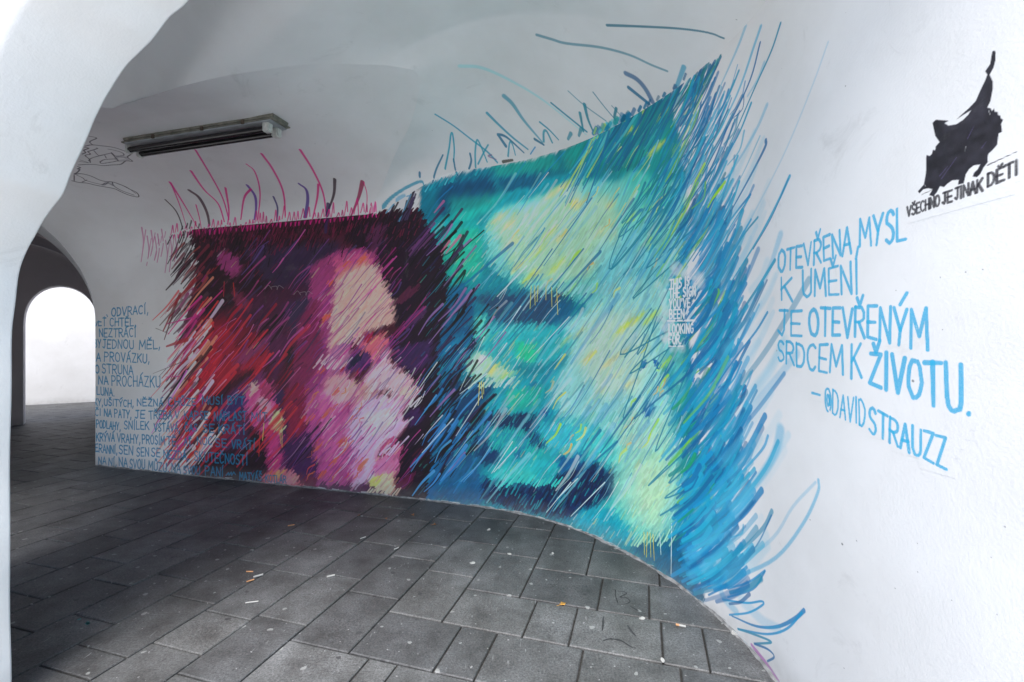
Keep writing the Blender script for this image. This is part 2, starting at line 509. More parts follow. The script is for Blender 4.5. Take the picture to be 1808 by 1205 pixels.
# forehead
fp((112, 190, 190), [(856, 400), (880, 368), (960, 345), (1010, 316), (1090, 320), (1120, 300), (1180, 330), (1200, 420), (1200, 520), (1060, 560), (1000, 515), (930, 512), (880, 482), (858, 450)], 6)
fp((158, 202, 180), [(866, 396), (960, 350), (1010, 322), (1040, 350), (1080, 340), (1100, 430), (1040, 490), (960, 500), (900, 470)], 8)
for a in ((880, 385, 26, 9), (900, 396, 20, 8), (980, 338, 26, 10), (1000, 326, 18, 9), (1018, 360, 12, 20), (916, 470, 22, 10), (940, 488, 26, 9), (990, 420, 20, 8), (905, 430, 26, 8), (1060, 408, 12, 6), (1080, 360, 14, 9)):
    fe((198, 190, 132), a[0], a[1], a[2] * .8, a[3] * .55, 4, .6)
for a in ((970, 412, 22, 6), (950, 444, 26, 7), (934, 490, 22, 6), (985, 468, 26, 7), (1004, 512, 22, 6), (1010, 360, 12, 5), (1120, 380, 30, 6), (1150, 330, 24, 6), (1140, 430, 26, 6)):
    fe((190, 222, 90), a[0], a[1], a[2] * .9, a[3] * .6, 3, .65)
fp((120, 192, 212), [(1050, 440), (1120, 400), (1180, 470), (1120, 540), (1060, 540)], 10, .6)
fp((66, 186, 180), [(1100, 310), (1190, 280), (1200, 380), (1130, 370)], 10, .7)
# right of the forehead: green, lime and blue streaks
fp((30, 140, 146), [(1110, 220), (1240, 140), (1262, 200), (1240, 330), (1180, 320), (1120, 290)], 8)
fe((170, 200, 60), 1170, 200, 30, 7, 3, .8); fe((190, 190, 90), 1105, 232, 14, 7, 3); fe((170, 210, 70), 1210, 250, 36, 6, 3, .8)
fe((200, 200, 100), 1160, 260, 26, 5, 3, .8); fe((150, 210, 60), 1225, 170, 24, 6, 3, .8); fe((180, 220, 70), 1225, 340, 26, 7, 3, .8)
fp((24, 132, 178), [(1226, 330), (1262, 230), (1262, 480), (1232, 480)], 8, .85)
fp((150, 212, 214), [(1180, 320), (1236, 300), (1236, 470), (1190, 500)], 10, .8)
# brow, eye socket
fp((40, 72, 104), [(838, 522), (900, 516), (985, 514), (1008, 528), (1002, 556), (960, 576), (892, 576), (864, 556)], 6)
fp((24, 92, 130), [(984, 524), (1012, 536), (1010, 574), (980, 584), (960, 566)], 5)
fp((48, 168, 180), [(860, 576), (960, 576), (1020, 572), (1030, 600), (980, 640), (900, 650), (850, 620)], 6)
fp((100, 200, 190), [(836, 560), (856, 556), (866, 590), (850, 610), (838, 590)], 4)
fp((44, 190, 150), [(910, 600), (950, 612), (946, 640), (915, 636)], 5)
fp((24, 120, 160), [(780, 600), (830, 590), (830, 640), (790, 680)], 6)
fp((176, 224, 196), [(820, 646), (842, 618), (862, 624), (884, 644), (912, 660), (914, 676), (880, 676), (840, 668)], 5)
fe((216, 226, 120), 868, 652, 16, 7, 3, .8); fe((226, 240, 226), 850, 632, 10, 5, 3); fe((206, 226, 120), 892, 664, 12, 6, 3, .8)
fp((10, 60, 98), [(790, 668), (840, 676), (900, 684), (896, 700), (840, 730), (800, 745), (760, 700)], 6)
fp((24, 100, 142), [(744, 660), (800, 650), (800, 760), (744, 800)], 8)
fp((30, 150, 170), [(884, 668), (990, 650), (1000, 720), (960, 742), (870, 730), (850, 716)], 6)
fp((44, 186, 156), [(890, 690), (960, 680), (950, 716), (900, 726)], 6, .7)
fe((18, 90, 140), 962, 728, 8, 8, 2); fe((30, 120, 160), 941, 682, 8, 7, 3)
fp((8, 46, 82), [(796, 730), (860, 730), (950, 734), (948, 754), (880, 754), (800, 752)], 3)
fp((10, 54, 94), [(900, 750), (946, 742), (966, 790), (960, 800), (930, 776)], 4)
fp((16, 66, 108), [(770, 750), (850, 752), (880, 770), (850, 800), (800, 800), (770, 790)], 6)
fp((36, 140, 160), [(850, 760), (924, 760), (940, 780), (880, 792)], 5)
fp((14, 54, 92), [(838, 786), (890, 796), (892, 818), (850, 822)], 4)
fp((40, 160, 172), [(890, 778), (976, 798), (1000, 830), (980, 858), (900, 858), (850, 836), (880, 820)], 5)
fp((66, 180, 176), [(870, 826), (940, 826), (950, 850), (880, 852)], 5, .7)
fp((26, 110, 146), [(910, 790), (926, 790), (920, 812), (908, 812)], 3)
fp((6, 38, 78), [(840, 848), (900, 852), (960, 856), (990, 836), (1020, 818), (1060, 822), (1088, 836), (1084, 876), (1060, 904), (1020, 920), (960, 908), (900, 896), (846, 878)], 5)
fp((18, 88, 140), [(984, 806), (1030, 800), (1030, 820), (990, 836)], 4)
fp((24, 98, 148), [(744, 800), (830, 790), (850, 840), (850, 890), (744, 880)], 8)
fp((34, 116, 166), [(770, 820), (820, 800), (830, 870), (770, 870)], 7, .7)
fp((60, 170, 176), [(1040, 900), (1090, 870), (1130, 900), (1150, 960), (1080, 950)], 6)
# cheek
fp((150, 212, 214), [(990, 570), (1050, 540), (1110, 490), (1180, 500), (1196, 600), (1170, 640), (1190, 740), (1160, 800), (1100, 790), (1040, 750), (990, 736), (972, 690), (1000, 640), (1010, 600)], 7)
fp((192, 222, 204), [(1040, 560), (1120, 540), (1150, 620), (1130, 700), (1060, 700), (1020, 640)], 12, .8)
for a in ((1040, 630, 26, 8), (1075, 640, 30, 8), (1100, 622, 18, 8), (1000, 600, 22, 8), (1025, 585, 18, 7), (1110, 680, 22, 8), (1060, 690, 18, 6), (1140, 780, 24, 9), (1120, 740, 16, 7), (1140, 850, 20, 10), (1090, 660, 14, 6)):
    fe((218, 200, 128), a[0], a[1], a[2] * .7, a[3] * .45, 4, .6)
for a in ((1100, 580, 30, 6), (1150, 560, 26, 6), (1154, 760, 10, 6), (1170, 800, 24, 7), (1190, 840, 22, 6), (1160, 876, 20, 6), (1128, 560, 24, 5), (1176, 640, 20, 6)):
    fe((206, 232, 70), a[0], a[1], a[2] * .9, a[3] * .6, 3, .8)
fp((76, 190, 196), [(990, 740), (1060, 752), (1110, 800), (1090, 830), (1030, 800), (980, 800), (960, 760)], 7)
fp((60, 176, 196), [(940, 745), (1000, 745), (1020, 790), (970, 800)], 7)
fp((160, 214, 200), [(1096, 740), (1170, 700), (1200, 780), (1212, 880), (1176, 960), (1120, 940), (1080, 870)], 14, .85)
fp((186, 222, 190), [(1120, 820), (1170, 800), (1190, 860), (1160, 930), (1126, 900)], 12, .7)
fp((120, 200, 190), [(1180, 520), (1210, 620), (1220, 720), (1190, 720)], 7, .7)
fe((22, 88, 146), 1146, 722, 10, 14, 3, 1, 0); fe((120, 196, 210), 1160, 706, 20, 20, 8, .6)
fe((24, 100, 160), 1136, 642, 5, 8, 2); fe((24, 100, 160), 1160, 640, 5, 9, 2)
fp((16, 124, 176), [(1214, 640), (1262, 560), (1262, 860), (1216, 900), (1222, 760)], 8)
fp((24, 140, 130), [(1206, 700), (1226, 690), (1232, 900), (1208, 880)], 7, .6)
fp((14, 96, 130), [(1130, 960), (1180, 940), (1250, 960), (1252, 1070), (1180, 1020), (1110, 970)], 6)
fp((10, 120, 190), [(1200, 900), (1262, 860), (1262, 1060), (1220, 1000)], 7)
fp((30, 150, 176), [(1030, 896), (1080, 900), (1130, 960), (1080, 960), (1000, 920)], 5)

# dark hair and shadow between the heads lie over the teal
FLD[:, 372:] = np.clip(FLD[:, 372:].mean(2, keepdims=True) + (FLD[:, 372:] - FLD[:, 372:].mean(2, keepdims=True)) * 1.14, 2, 252)
fp((30, 15, 32), [(663, 452), (679, 498), (697, 535), (703, 571), (697, 603), (690, 626), (704, 646), (724, 664), (743, 694), (729, 716), (715, 728), (723, 747), (714, 768), (702, 778), (714, 790), (712, 806),
   (702, 842), (706, 892), (750, 896), (766, 800), (776, 730), (778, 660), (776, 600), (788, 560), (792, 500), (784, 450), (766, 412), (742, 372), (690, 384)], 3)
fp((58, 34, 84), [(692, 622), (724, 606), (766, 600), (760, 640), (730, 660), (704, 642)], 5, .9)
fp((66, 34, 92), [(716, 728), (742, 716), (750, 740), (726, 756)], 5, .8)
fp((20, 70, 110), [(776, 800), (850, 780), (846, 890), (764, 890)], 10, .6)
fe((120, 70, 130), 745, 430, 30, 8, 4, .6); fe((96, 34, 66), 720, 520, 26, 8, 4, .7); fe((90, 50, 110), 735, 560, 26, 8, 4, .6); fe((110, 30, 70), 716, 850, 22, 8, 4, .7)
# ------------------------------------------------------------------ lay the field on the wall, broken up along the brush direction
def vnoise(H, W, cx, cy, seed):
    r = np.random.default_rng(seed)
    g = r.random((int(H / cy) + 3, int(W / cx) + 3)).astype(np.float32)
    y = np.arange(H) / cy; x = np.arange(W) / cx
    yi = y.astype(int); xi = x.astype(int)
    fy = (y - yi)[:, None]; fx = (x - xi)[None, :]
    fy = fy * fy * (3 - 2 * fy); fx = fx * fx * (3 - 2 * fx)
    a = g[yi][:, xi]; b = g[yi][:, xi + 1]; c = g[yi + 1][:, xi]; d = g[yi + 1][:, xi + 1]
    return (a * (1 - fx) + b * fx) * (1 - fy) + (c * (1 - fx) + d * fx) * fy
_s = (np.arange(CW.W) + .5) * TM; _x, _z = path_at(_s)
_zz = np.maximum(_z, .35)
PXs = CX + FPX * _x / _zz
_h = (np.arange(CW.H) + .5) * TM
# long thin noise across the brush direction
def brush_noise(H, W, along, across, ang, seed):
    """value noise in a frame turned by ang"""
    c, s_ = math.cos(ang), math.sin(ang)
    r = np.random.default_rng(seed)
    X, Y = np.meshgrid(np.arange(W, dtype=np.float32), np.arange(H, dtype=np.float32))
    A = (X * c + Y * s_) / along; B = (-X * s_ + Y * c) / across
    A -= A.min(); B -= B.min()
    g = r.random((int(B.max()) + 3, int(A.max()) + 3)).astype(np.float32)
    ai = A.astype(np.int32); bi = B.astype(np.int32); fa = A - ai; fb = B - bi
    fa = fa * fa * (3 - 2 * fa)
    return (g[bi, ai] * (1 - fa) + g[bi, ai + 1] * fa) * (1 - fb) + (g[bi + 1, ai] * (1 - fa) + g[bi + 1, ai + 1] * fa) * fb
n1 = brush_noise(CW.H, CW.W, 34, 5, math.radians(52), 3) - .5
n2 = brush_noise(CW.H, CW.W, 70, 9, math.radians(52), 4) - .5
PX = np.broadcast_to(PXs[None, :], (CW.H, CW.W))
PY = CY - (_h[:, None] - CAM_H) / _zz[None, :] * FPX
_d = (n1 * 12 + n2 * 8)
wx = PX + _d * .62; wy = PY - _d * .78
ix = np.clip((wx * FS).astype(int), 0, FWd - 1); iy = np.clip((wy * FS).astype(int), 0, FHt - 1)
m = MSK[iy, ix] * (PX > 250) * (PX < 1300)
c = FLD[iy, ix]
c = c * (1 + (n1[..., None] * .22)) 
sel = m > .01
al = albedo(np.clip(c[sel], 0, 255), PX[sel], PY[sel])
CW.a[sel] = CW.a[sel] * (1 - m[sel][:, None]) + al * m[sel][:, None]
del n1, n2, _d, wx, wy, c, al

def fld(px, py):
    return FLD[int(np.clip(py * FS, 0, FHt - 1)), int(np.clip(px * FS, 0, FWd - 1))]
def msk(px, py):
    return MSK[int(np.clip(py * FS, 0, FHt - 1)), int(np.clip(px * FS, 0, FWd - 1))]
def floor_y(px):
    rx = (px - CX) / FPX
    return CY + FPX * CAM_H / np.interp(rx, _bear, _bz)
def ang_at(px):
    return math.radians(np.interp(px, [250, 500, 800, 1000, 1150, 1300], [50, 50, 51, 54, 60, 64]))
# ------------------------------------------------------------------ hatching over the field
def jit(c, k):
    c = np.array(c, float) * (1 + random.uniform(-k, k)) + np.array([random.uniform(-1, 1) for _ in range(3)]) * 46 * k
    return np.clip(c, 4, 250)
def quick(px, py, L, a, w, col, op=.8, soft=.22, raw=False, bend=0):
    """short brush mark on the painted wall only (fast path)"""
    dx, dy = math.cos(a) * L / 2, -math.sin(a) * L / 2
    pts = [(px - dx, py - dy), (px + bend * math.sin(a), py + bend * math.cos(a)), (px + dx, py + dy)] if bend else [(px - dx, py - dy), (px + dx, py + dy)]
    X, Y, Z = [], [], 0
    for (a_, b_) in pts:
        s, h, z = wall_hit(a_, b_)
        X.append(float(s) / TM); Y.append(float(h) / TM); Z += z / len(pts)
    c = lin(col) if raw else albedo(col, px, py)
    dab(CW, X, Y, TM, TM, .5 * w * Z / FPX, .5 * w * Z / FPX * .7, c, op, soft)

def hatch(n, box, wr, lr, k, op, cf=None, need=.5):
    x0, y0, x1, y1 = box
    done = 0
    while done < n:
        px, py = random.uniform(x0, x1), random.uniform(y0, y1)
        done += 1
        if msk(px, py) < need: continue
        col = fld(px, py)
        if cf: col = cf(px, py, col)
        if col is None: continue
        quick(px, py, random.uniform(*lr), ang_at(px) + random.gauss(0, .05), random.uniform(*wr), jit(col, k), op)

# body of the paint
hatch(7000, (320, 380, 1290, 1080), (2.6, 5.2), (12, 26), .085, .7)
hatch(10000, (320, 380, 1290, 1080), (2.2, 4.2), (7, 15), .08, .85)
# accents typical of each zone
def acc(px, py, col):
    if px < 745:
        dark = sum(col) < 240
        if dark:
            return random.choice([(16, 10, 18), (30, 14, 26), (104, 22, 52), (70, 34, 90), (120, 34, 80), (44, 34, 70), (150, 28, 44) if px < 460 else (80, 24, 60)])
        return random.choice([(226, 170, 200), (206, 104, 168), (214, 120, 70), (232, 196, 150), (170, 50, 116), (150, 60, 130), (228, 190, 200), (238, 206, 120)])
    dark = sum(col) < 300
    if dark:
        return random.choice([(10, 50, 86), (14, 104, 140), (30, 150, 170), (20, 80, 120), (40, 160, 140), (24, 60, 96)])
    return random.choice([(206, 228, 226), (110, 190, 210), (60, 176, 190), (200, 200, 110), (120, 214, 190), (40, 150, 190), (150, 214, 150), (190, 226, 90), (226, 238, 226), (206, 232, 226)])
hatch(2300, (320, 380, 1290, 1080), (1.3, 2.6), (9, 22), .1, .34, acc)
# dark stitch marks along the upper edge of the left head, under the chin of the right one
for _ in range(420):
    px = random.uniform(345, 742); py = np.interp(px, [335, 742], [412, 376]) + abs(random.gauss(8, 22))
    quick(px, py, random.uniform(9, 16), math.radians(70) + random.uniform(-.15, .15), random.uniform(1.6, 3), random.choice([(14, 8, 14), (22, 10, 18), (90, 20, 50), (20, 10, 20)]), .85)
for _ in range(330):
    px = random.uniform(842, 1082); py = random.uniform(838, 912)
    if sum(fld(px, py)) < 170:
        quick(px, py, random.uniform(12, 22), math.radians(60) + random.uniform(-.1, .1), random.uniform(1.8, 3.2), random.choice([(6, 30, 66), (8, 70, 110), (20, 130, 150), (4, 24, 56), (4, 24, 56)]), .85)
for _ in range(200):
    px = random.uniform(800, 960); py = random.uniform(735, 800)
    quick(px, py, random.uniform(10, 18), math.radians(62), random.uniform(1.5, 2.6), random.choice([(6, 40, 80), (20, 110, 140), (30, 150, 160)]) if sum(fld(px, py)) < 260 else (30, 180, 170), .7)
# light spikes (combed edges of the pale zones)
for (x0, x1, y, col, L) in ((560, 612, 640, (212, 170, 176), 20), (596, 640, 600, (214, 180, 170), 18), (676, 740, 706, (230, 190, 196), 22), (640, 700, 790, (226, 170, 196), 22),
                            (820, 912, 676, (176, 226, 206), 16), (960, 1090, 512, (130, 196, 206), 18), (1000, 1110, 740, (110, 200, 200), 20), (1100, 1200, 780, (170, 214, 200), 22), (1110, 1190, 950, (150, 208, 190), 24), (650, 704, 870, (230, 190, 170), 16), (860, 960, 580, (60, 180, 190), 16), (880, 990, 850, (50, 184, 186), 14)):
    x = x0
    while x < x1:
        quick(x, y + random.uniform(-6, 6), L, ang_at(x) + random.uniform(-.1, .1), random.uniform(2.5, 4), jit(col, .08), .9)
        x += random.uniform(3, 6)

# ------------------------------------------------------------------ long spray lines over the heads
def line(px, py, L, col, w=2.2, op=.8, soft=.3, da=0, bend=0, taper=.35):
    a = ang_at(px) + da
    dx, dy = math.cos(a) * L / 2, -math.sin(a) * L / 2
    pts = [(px + dx, py + dy), (px + bend, py + bend * .7), (px - dx, py - dy)]
    # keep on the wall, above the floor
    if pts[2][1] > floor_y(pts[2][0]) - 2: return
    X, Y, Z = [], [], 0
    P = bez(pts)
    for (a_, b_) in P:
        s, h, z = wall_hit(a_, b_)
        if h > 2.84: return
        X.append(float(s) / TM); Y.append(float(h) / TM); Z += z / len(P)
    dab(CW, X, Y, TM, TM, .5 * w * Z / FPX, .5 * w * taper * Z / FPX, albedo(col, px, py), op, soft)
def lines(n, box, cols, lr, wr, op=(.55, .9), need=.3, cond=None):
    for _ in range(int(n * .8)):
        px, py = random.uniform(box[0], box[2]), random.uniform(box[1], box[3])
        if need and msk(px, py) < need: continue
        if cond and not cond(px, py): continue
        L = random.uniform(*lr); a = ang_at(px)
        if need and msk(px + math.cos(a) * L * .5, py - math.sin(a) * L * .5) < .1 and py - math.sin(a) * L * .5 < 420: L *= .4
        line(px, py, L, random.choice(cols), random.uniform(*wr), random.uniform(*op), .3, random.gauss(0, .035), random.uniform(-4, 4))
lines(60, (340, 540, 520, 830), [(176, 34, 50), (206, 44, 56), (150, 24, 44), (120, 20, 44)], (40, 110), (3, 8))
lines(46, (340, 560, 560, 840), [(14, 8, 16), (26, 12, 22), (40, 22, 50)], (40, 120), (2, 6))
lines(50, (360, 560, 620, 840), [(150, 110, 150), (180, 100, 150), (140, 60, 136), (170, 130, 160)], (25, 90), (1, 2.4), (.4, .75))
lines(60, (420, 430, 700, 640), [(112, 58, 130), (80, 60, 120), (150, 60, 120), (60, 50, 90), (190, 80, 150)], (25, 80), (1.4, 4.5), (.4, .8))
lines(70, (560, 470, 735, 860), [(170, 46, 120), (150, 40, 130), (196, 80, 160), (130, 50, 120), (110, 60, 130)], (30, 110), (1.2, 3.2), (.5, .85))
lines(110, (530, 460, 725, 860), [(150, 40, 120), (170, 50, 130), (130, 44, 130), (190, 80, 150), (110, 60, 140)], (30, 120), (1.4, 3), (.45, .8))
lines(50, (580, 640, 740, 850), [(240, 196, 214), (236, 180, 210), (244, 214, 200)], (20, 60), (1.4, 3.2), (.6, .9))
lines(40, (540, 690, 640, 860), [(214, 90, 56), (206, 70, 70), (222, 120, 60)], (10, 26), (1.6, 3), (.6, .9))
# dark and violet lines crossing from the dark hair on to the teal
def edge(px, py): return True
for i in range(120):
    py = random.uniform(400, 868); px = np.interp(py, [380, 480, 600, 650, 700, 800, 880], [765, 792, 800, 804, 792, 775, 750]) + random.gauss(0, 20)
    c = random.choice([(14, 8, 16), (14, 8, 16), (14, 8, 16), (20, 14, 30), (34, 24, 60), (130, 100, 160), (50, 30, 70)])
    line(px, py, random.uniform(40, 110), c, random.uniform(2.4, 6), .9, .22, random.uniform(-.06, .06), random.uniform(-5, 5), .3)
for i in range(34):
    py = random.uniform(700, 880); px = random.uniform(735, 850)
    line(px, py, random.uniform(40, 100), random.choice([(60, 140, 206), (40, 120, 190), (30, 110, 170), (70, 150, 206), (16, 10, 20)]), random.uniform(3, 7), .85, .25, random.uniform(-.06, .06), random.uniform(-4, 4))
for (px, py, L, c, w) in ((800, 432, 40, (170, 96, 140), 6), (786, 436, 24, (170, 80, 120), 5), (775, 366, 26, (140, 80, 130), 5), (812, 470, 90, (120, 100, 150), 4), (795, 560, 120, (140, 110, 170), 4), (748, 418, 60, (96, 50, 110), 5)):
    line(px, py, L, c, w, .85)
# lines over the teal head
lines(110, (760, 300, 1240, 900), [(16, 120, 168), (12, 100, 156), (30, 140, 184), (16, 130, 156)], (60, 190), (1.6, 3.6), (.5, .85))
lines(160, (850, 330, 1240, 900), [(170, 216, 226), (130, 200, 220), (196, 226, 226), (110, 190, 216)], (50, 150), (2.5, 7), (.25, .5))
lines(80, (760, 300, 1240, 900), [(190, 220, 230), (150, 206, 226), (210, 232, 236), (120, 180, 210)], (40, 130), (1, 2.2), (.5, .85))
lines(60, (1000, 300, 1240, 800), [(60, 160, 214), (90, 180, 214), (40, 140, 206)], (60, 150), (6, 12), (.2, .45))
lines(36, (960, 340, 1240, 900), [(200, 236, 60), (214, 240, 80), (160, 220, 60)], (16, 46), (3, 6), (.6, .9))
lines(26, (880, 340, 1200, 860), [(214, 190, 110), (206, 180, 90)], (10, 26), (2.5, 5), (.5, .85))
lines(40, (1080, 180, 1250, 420), [(14, 110, 150), (20, 140, 150), (10, 120, 180), (40, 150, 110)], (50, 130), (3, 7), (.7, .95))
lines(26, (1080, 190, 1250, 420), [(196, 220, 90), (190, 200, 130), (170, 214, 200)], (30, 80), (2, 4), (.6, .9))
# the long zigzag loops in teal ink
for Z in (((1190, 200), (1150, 330), (1098, 393), (1200, 250)), ((1250, 240), (1150, 330), (1092, 420), (1180, 340), (1230, 270)), ((1170, 370), (1080, 476), (1138, 368)), ((1130, 370), (1095, 415), (1080, 475), (1180, 350)),
          ((1190, 372), (1116, 474), (1200, 330)), ((1260, 300), (1180, 400), (1146, 446), (1180, 405)), ((1230, 400), (1141, 474), (1210, 385)), ((1240, 420), (1119, 527), (1164, 470)), ((1200, 470), (1125, 625), (1170, 560)),
          ((1180, 585), (1095, 626), (1150, 545)), ((1170, 600), (1112, 660), (1190, 610)), ((1160, 560), (1130, 650), (1102, 740), (1190, 600)), ((1220, 640), (1157, 797), (1220, 700)), ((1240, 770), (1145, 858), (1200, 800)),
          ((1220, 820), (1181, 853), (1235, 780)), ((1250, 850), (1174, 880), (1230, 840)), ((1210, 870), (1190, 895), (1168, 909), (1250, 860)), ((1120, 610), (1104, 630), (1150, 570))):
    stroke(Z, 3, 2.2, (10, 130, 160), .9, .25)
for (a, b, w) in (((945, 260), (878, 360), 2), ((1045, 350), (960, 470), 3), ((905, 430), (800, 520), 6), ((1030, 440), (900, 600), 3), ((975, 440), (870, 590), 2.5), ((1060, 445), (990, 520), 6), ((1045, 520), (985, 590), 4), ((1240, 640), (1120, 740), 5), ((1130, 700), (1060, 800), 5), ((1190, 640), (1040, 850), 3), ((1090, 780), (1010, 850), 4), ((1060, 760), (1030, 800), 6)):
    stroke([a, b], w, w * .5, (12, 110, 160), .85, .3)
for (a, b, w) in (((1068, 852), (1008, 912), 2), ((1008, 852), (965, 905), 2), ((1005, 560), (930, 640), 2), ((930, 470), (878, 524), 3), ((905, 780), (868, 836), 2), ((912, 790), (872, 834), 2), ((850, 700), (805, 770), 2), ((855, 595), (812, 690), 1.6), ((895, 606), (858, 655), 2), ((800, 740), (745, 800), 2), ((860, 660), (812, 696), 2), ((1020, 845), (985, 880), 2), ((772, 640), (730, 700), 2)):
    stroke([a, b], w, w * .6, (190, 226, 232), .85, .25)
# drips
for (x, y, L, c) in ((850, 674, 30, (206, 196, 90)), (847, 676, 40, (206, 196, 90)), (854, 676, 20, (200, 200, 110)), (938, 505, 40, (190, 196, 80)), (950, 505, 28, (196, 200, 80)), (944, 505, 34, (190, 190, 80)),
                     (964, 506, 24, (190, 190, 90)), (974, 508, 34, (196, 196, 90)), (983, 510, 46, (196, 196, 90)), (1137, 940, 40, (206, 200, 60)), (1143, 940, 44, (206, 190, 50)), (1148, 942, 42, (206, 200, 60)), (1153, 944, 46, (206, 190, 60)),
                     (1165, 942, 38, (190, 220, 226)), (1186, 925, 92, (214, 232, 236)), (466, 748, 30, (206, 180, 90)), (498, 756, 34, (206, 170, 90)), (494, 760, 24, (206, 150, 70)), (459, 760, 46, (170, 50, 40)), (412, 500, 24, (170, 50, 40)), (396, 498, 26, (150, 40, 50)), (833, 596, 26, (14, 50, 80)), (838, 598, 20, (14, 50, 80))):
    stroke([(x, y), (x + random.uniform(-3, 3), y + L)], 1.7, 1.3, c, .9, .2)
# scratched tags on the dark hair
for bx, by in ((466, 508), (517, 518)):
    q = [(bx + 4 * i + 3 * math.cos(i * 2.4), by + 4 * math.sin(i * 2.4)) for i in range(9)]
    stroke(q, 1, 1, (150, 140, 150), .45, .2)

# ------------------------------------------------------------------ fringe of the left head
for i in range(300):
    t = random.random()
    py = 440 + 400 * t
    ex = np.interp(py, [430, 500, 560, 640, 700, 760, 840], [318, 330, 332, 322, 322, 322, 340])
    L = random.uniform(30, 95) * (.6 if py < 520 else 1)
    px = ex + random.gauss(4, 16)
    c = random.choice([(30, 14, 26), (130, 24, 40), (176, 44, 46), (160, 40, 110), (206, 160, 190), (200, 110, 90), (60, 40, 50), (110, 30, 80), (196, 190, 196)])
    if py < 520: c = random.choice([(24, 12, 20), (40, 16, 30), (90, 30, 46), (120, 50, 50)])
    line(px, py, L, c, random.uniform(2, 8), random.uniform(.6, .95), .3, random.uniform(-.04, .06), random.uniform(-3, 3), .35)
for (a, b, w, c, so_) in (((312, 535), (290, 600), 5, (70, 20, 26), .8), ((318, 520), (288, 585), 7, (110, 26, 34), .5), ((345, 495), (296, 550), 6, (120, 24, 34), .4), ((300, 590), (275, 580), 1, (60, 50, 50), 1), ((322, 530), (282, 575), 5, (90, 80, 80), .9), ((330, 600), (294, 612), 8, (130, 36, 44), .3), ((345, 560), (293, 573), 3, (150, 40, 110), .2), ((320, 640), (270, 660), 1.5, (80, 70, 70), .3), ((316, 665), (292, 666), 2, (150, 40, 110), .2),
                          ((345, 640), (300, 700), 5, (200, 190, 196), .5), ((350, 690), (296, 752), 5, (196, 180, 190), .5), ((330, 655), (268, 765), 3.5, (180, 90, 170), .3), ((350, 700), (300, 780), 5, (150, 30, 40), .3), ((345, 720), (290, 815), 5, (40, 26, 40), .6), ((370, 730), (320, 800), 5, (206, 180, 196), .3), ((380, 770), (330, 830), 4, (206, 196, 200), .3), ((395, 755), (350, 820), 3, (210, 200, 206), .3)):
    a, b = sorted((a, b), key=lambda q: q[1])
    stroke([a, b], w, w * .4, c, .85, so_)
PK = (158, 24, 100)
for (P, w0, w1, c) in (([(345, 265), (372, 310), (393, 350), (404, 388)], 2.6, 3, PK), ([(337, 302), (360, 335), (385, 360), (396, 392)], 3.4, 3, PK), ([(300, 322), (318, 350), (336, 380), (352, 408)], 3.4, 1.6, PK), ([(302, 324), (318, 365), (330, 404)], 2, 1.4, PK),
                       ([(292, 353), (310, 372), (320, 395), (325, 420)], 2.6, 2.6, (30, 18, 24)), ([(335, 337), (352, 350), (366, 378), (371, 412)], 6, 5, (52, 30, 40)), ([(435, 290), (450, 304), (459, 340), (455, 388)], 2.4, 2.6, PK), ([(462, 272), (482, 300), (500, 340), (504, 392)], 4, 3, PK),
                       ([(530, 265), (552, 300), (570, 340), (576, 380)], 4, 3, PK), ([(437, 328), (450, 346), (452, 368), (449, 388)], 5, 3.5, (70, 40, 120)), ([(443, 334), (431, 350), (425, 388)], 3.4, 2.6, PK), ([(528, 325), (541, 336), (543, 358), (537, 390)], 4, 8, (62, 40, 112)),
                       ([(591, 317), (589, 345), (576, 380)], 5, 3.4, (36, 18, 30)), ([(483, 348), (490, 368), (488, 396)], 3.5, 3, (44, 40, 90)), ([(640, 322), (632, 352), (617, 388)], 7, 3.4, (110, 14, 60)), ([(642, 322), (648, 345), (646, 382)], 1.6, 1.6, PK), ([(398, 332), (404, 372), (402, 396)], 3, 3, PK),
                       ([(562, 326), (560, 350), (552, 386)], 3.5, 3, PK), ([(580, 362), (576, 392), (575, 410)], 8, 6, (40, 26, 66)), ([(346, 362), (352, 385), (356, 408)], 2, 2, PK)):
    stroke(P, w0, w1, c, .9, .3)
x = 300
while x < 742:                                    # pink zigzag along the top
    yb = np.interp(x, [300, 742], [424, 378]); hh = random.uniform(10, 30) * (1.2 if 440 < x < 650 else .8)
    st = random.uniform(5, 11)
    yb -= 5
    if x < 660: stroke([(x, yb + 3), (x + st * .5, yb - hh * .6), (x + st * .8, yb - hh), (x + st, yb + 2)], 1.9, 2.3, jit(PK, .12), .85, .3)
    if random.random() < .6: stroke([(x - 4, yb + 12), (x + 4, yb - random.uniform(1, 8))], 3.2, 2, (24, 10, 18), .9, .2)
    x += st
for i in range(9):                                # loose pink scribble at the left
    x = 252 + i * 7 + random.uniform(-2, 2); y = random.uniform(398, 425)
    stroke([(x, y), (x + 3, y + 25), (x - 1, y + random.uniform(38, 62)), (x + 7, y + 4)], 2.6, 1.8, (130, 30, 100), .6, .5)
for x, y in ((331, 395), (322, 400), (338, 390), (345, 400), (352, 396)):
    stroke([(x, y), (x - 10, y + 34), (x - 26, y + 66)], 3, 2.4, (30, 12, 22), .8, .3)
for i in range(16):
    x = random.uniform(690, 740); y = np.interp(x, [690, 740], [382, 372])
    stroke([(x - 12, y + 14), (x + random.uniform(0, 14), y - random.uniform(8, 38))], 3, 3.6, random.choice([(24, 12, 22), (24, 12, 22), (50, 40, 70), (60, 110, 140)]), .9, .25)

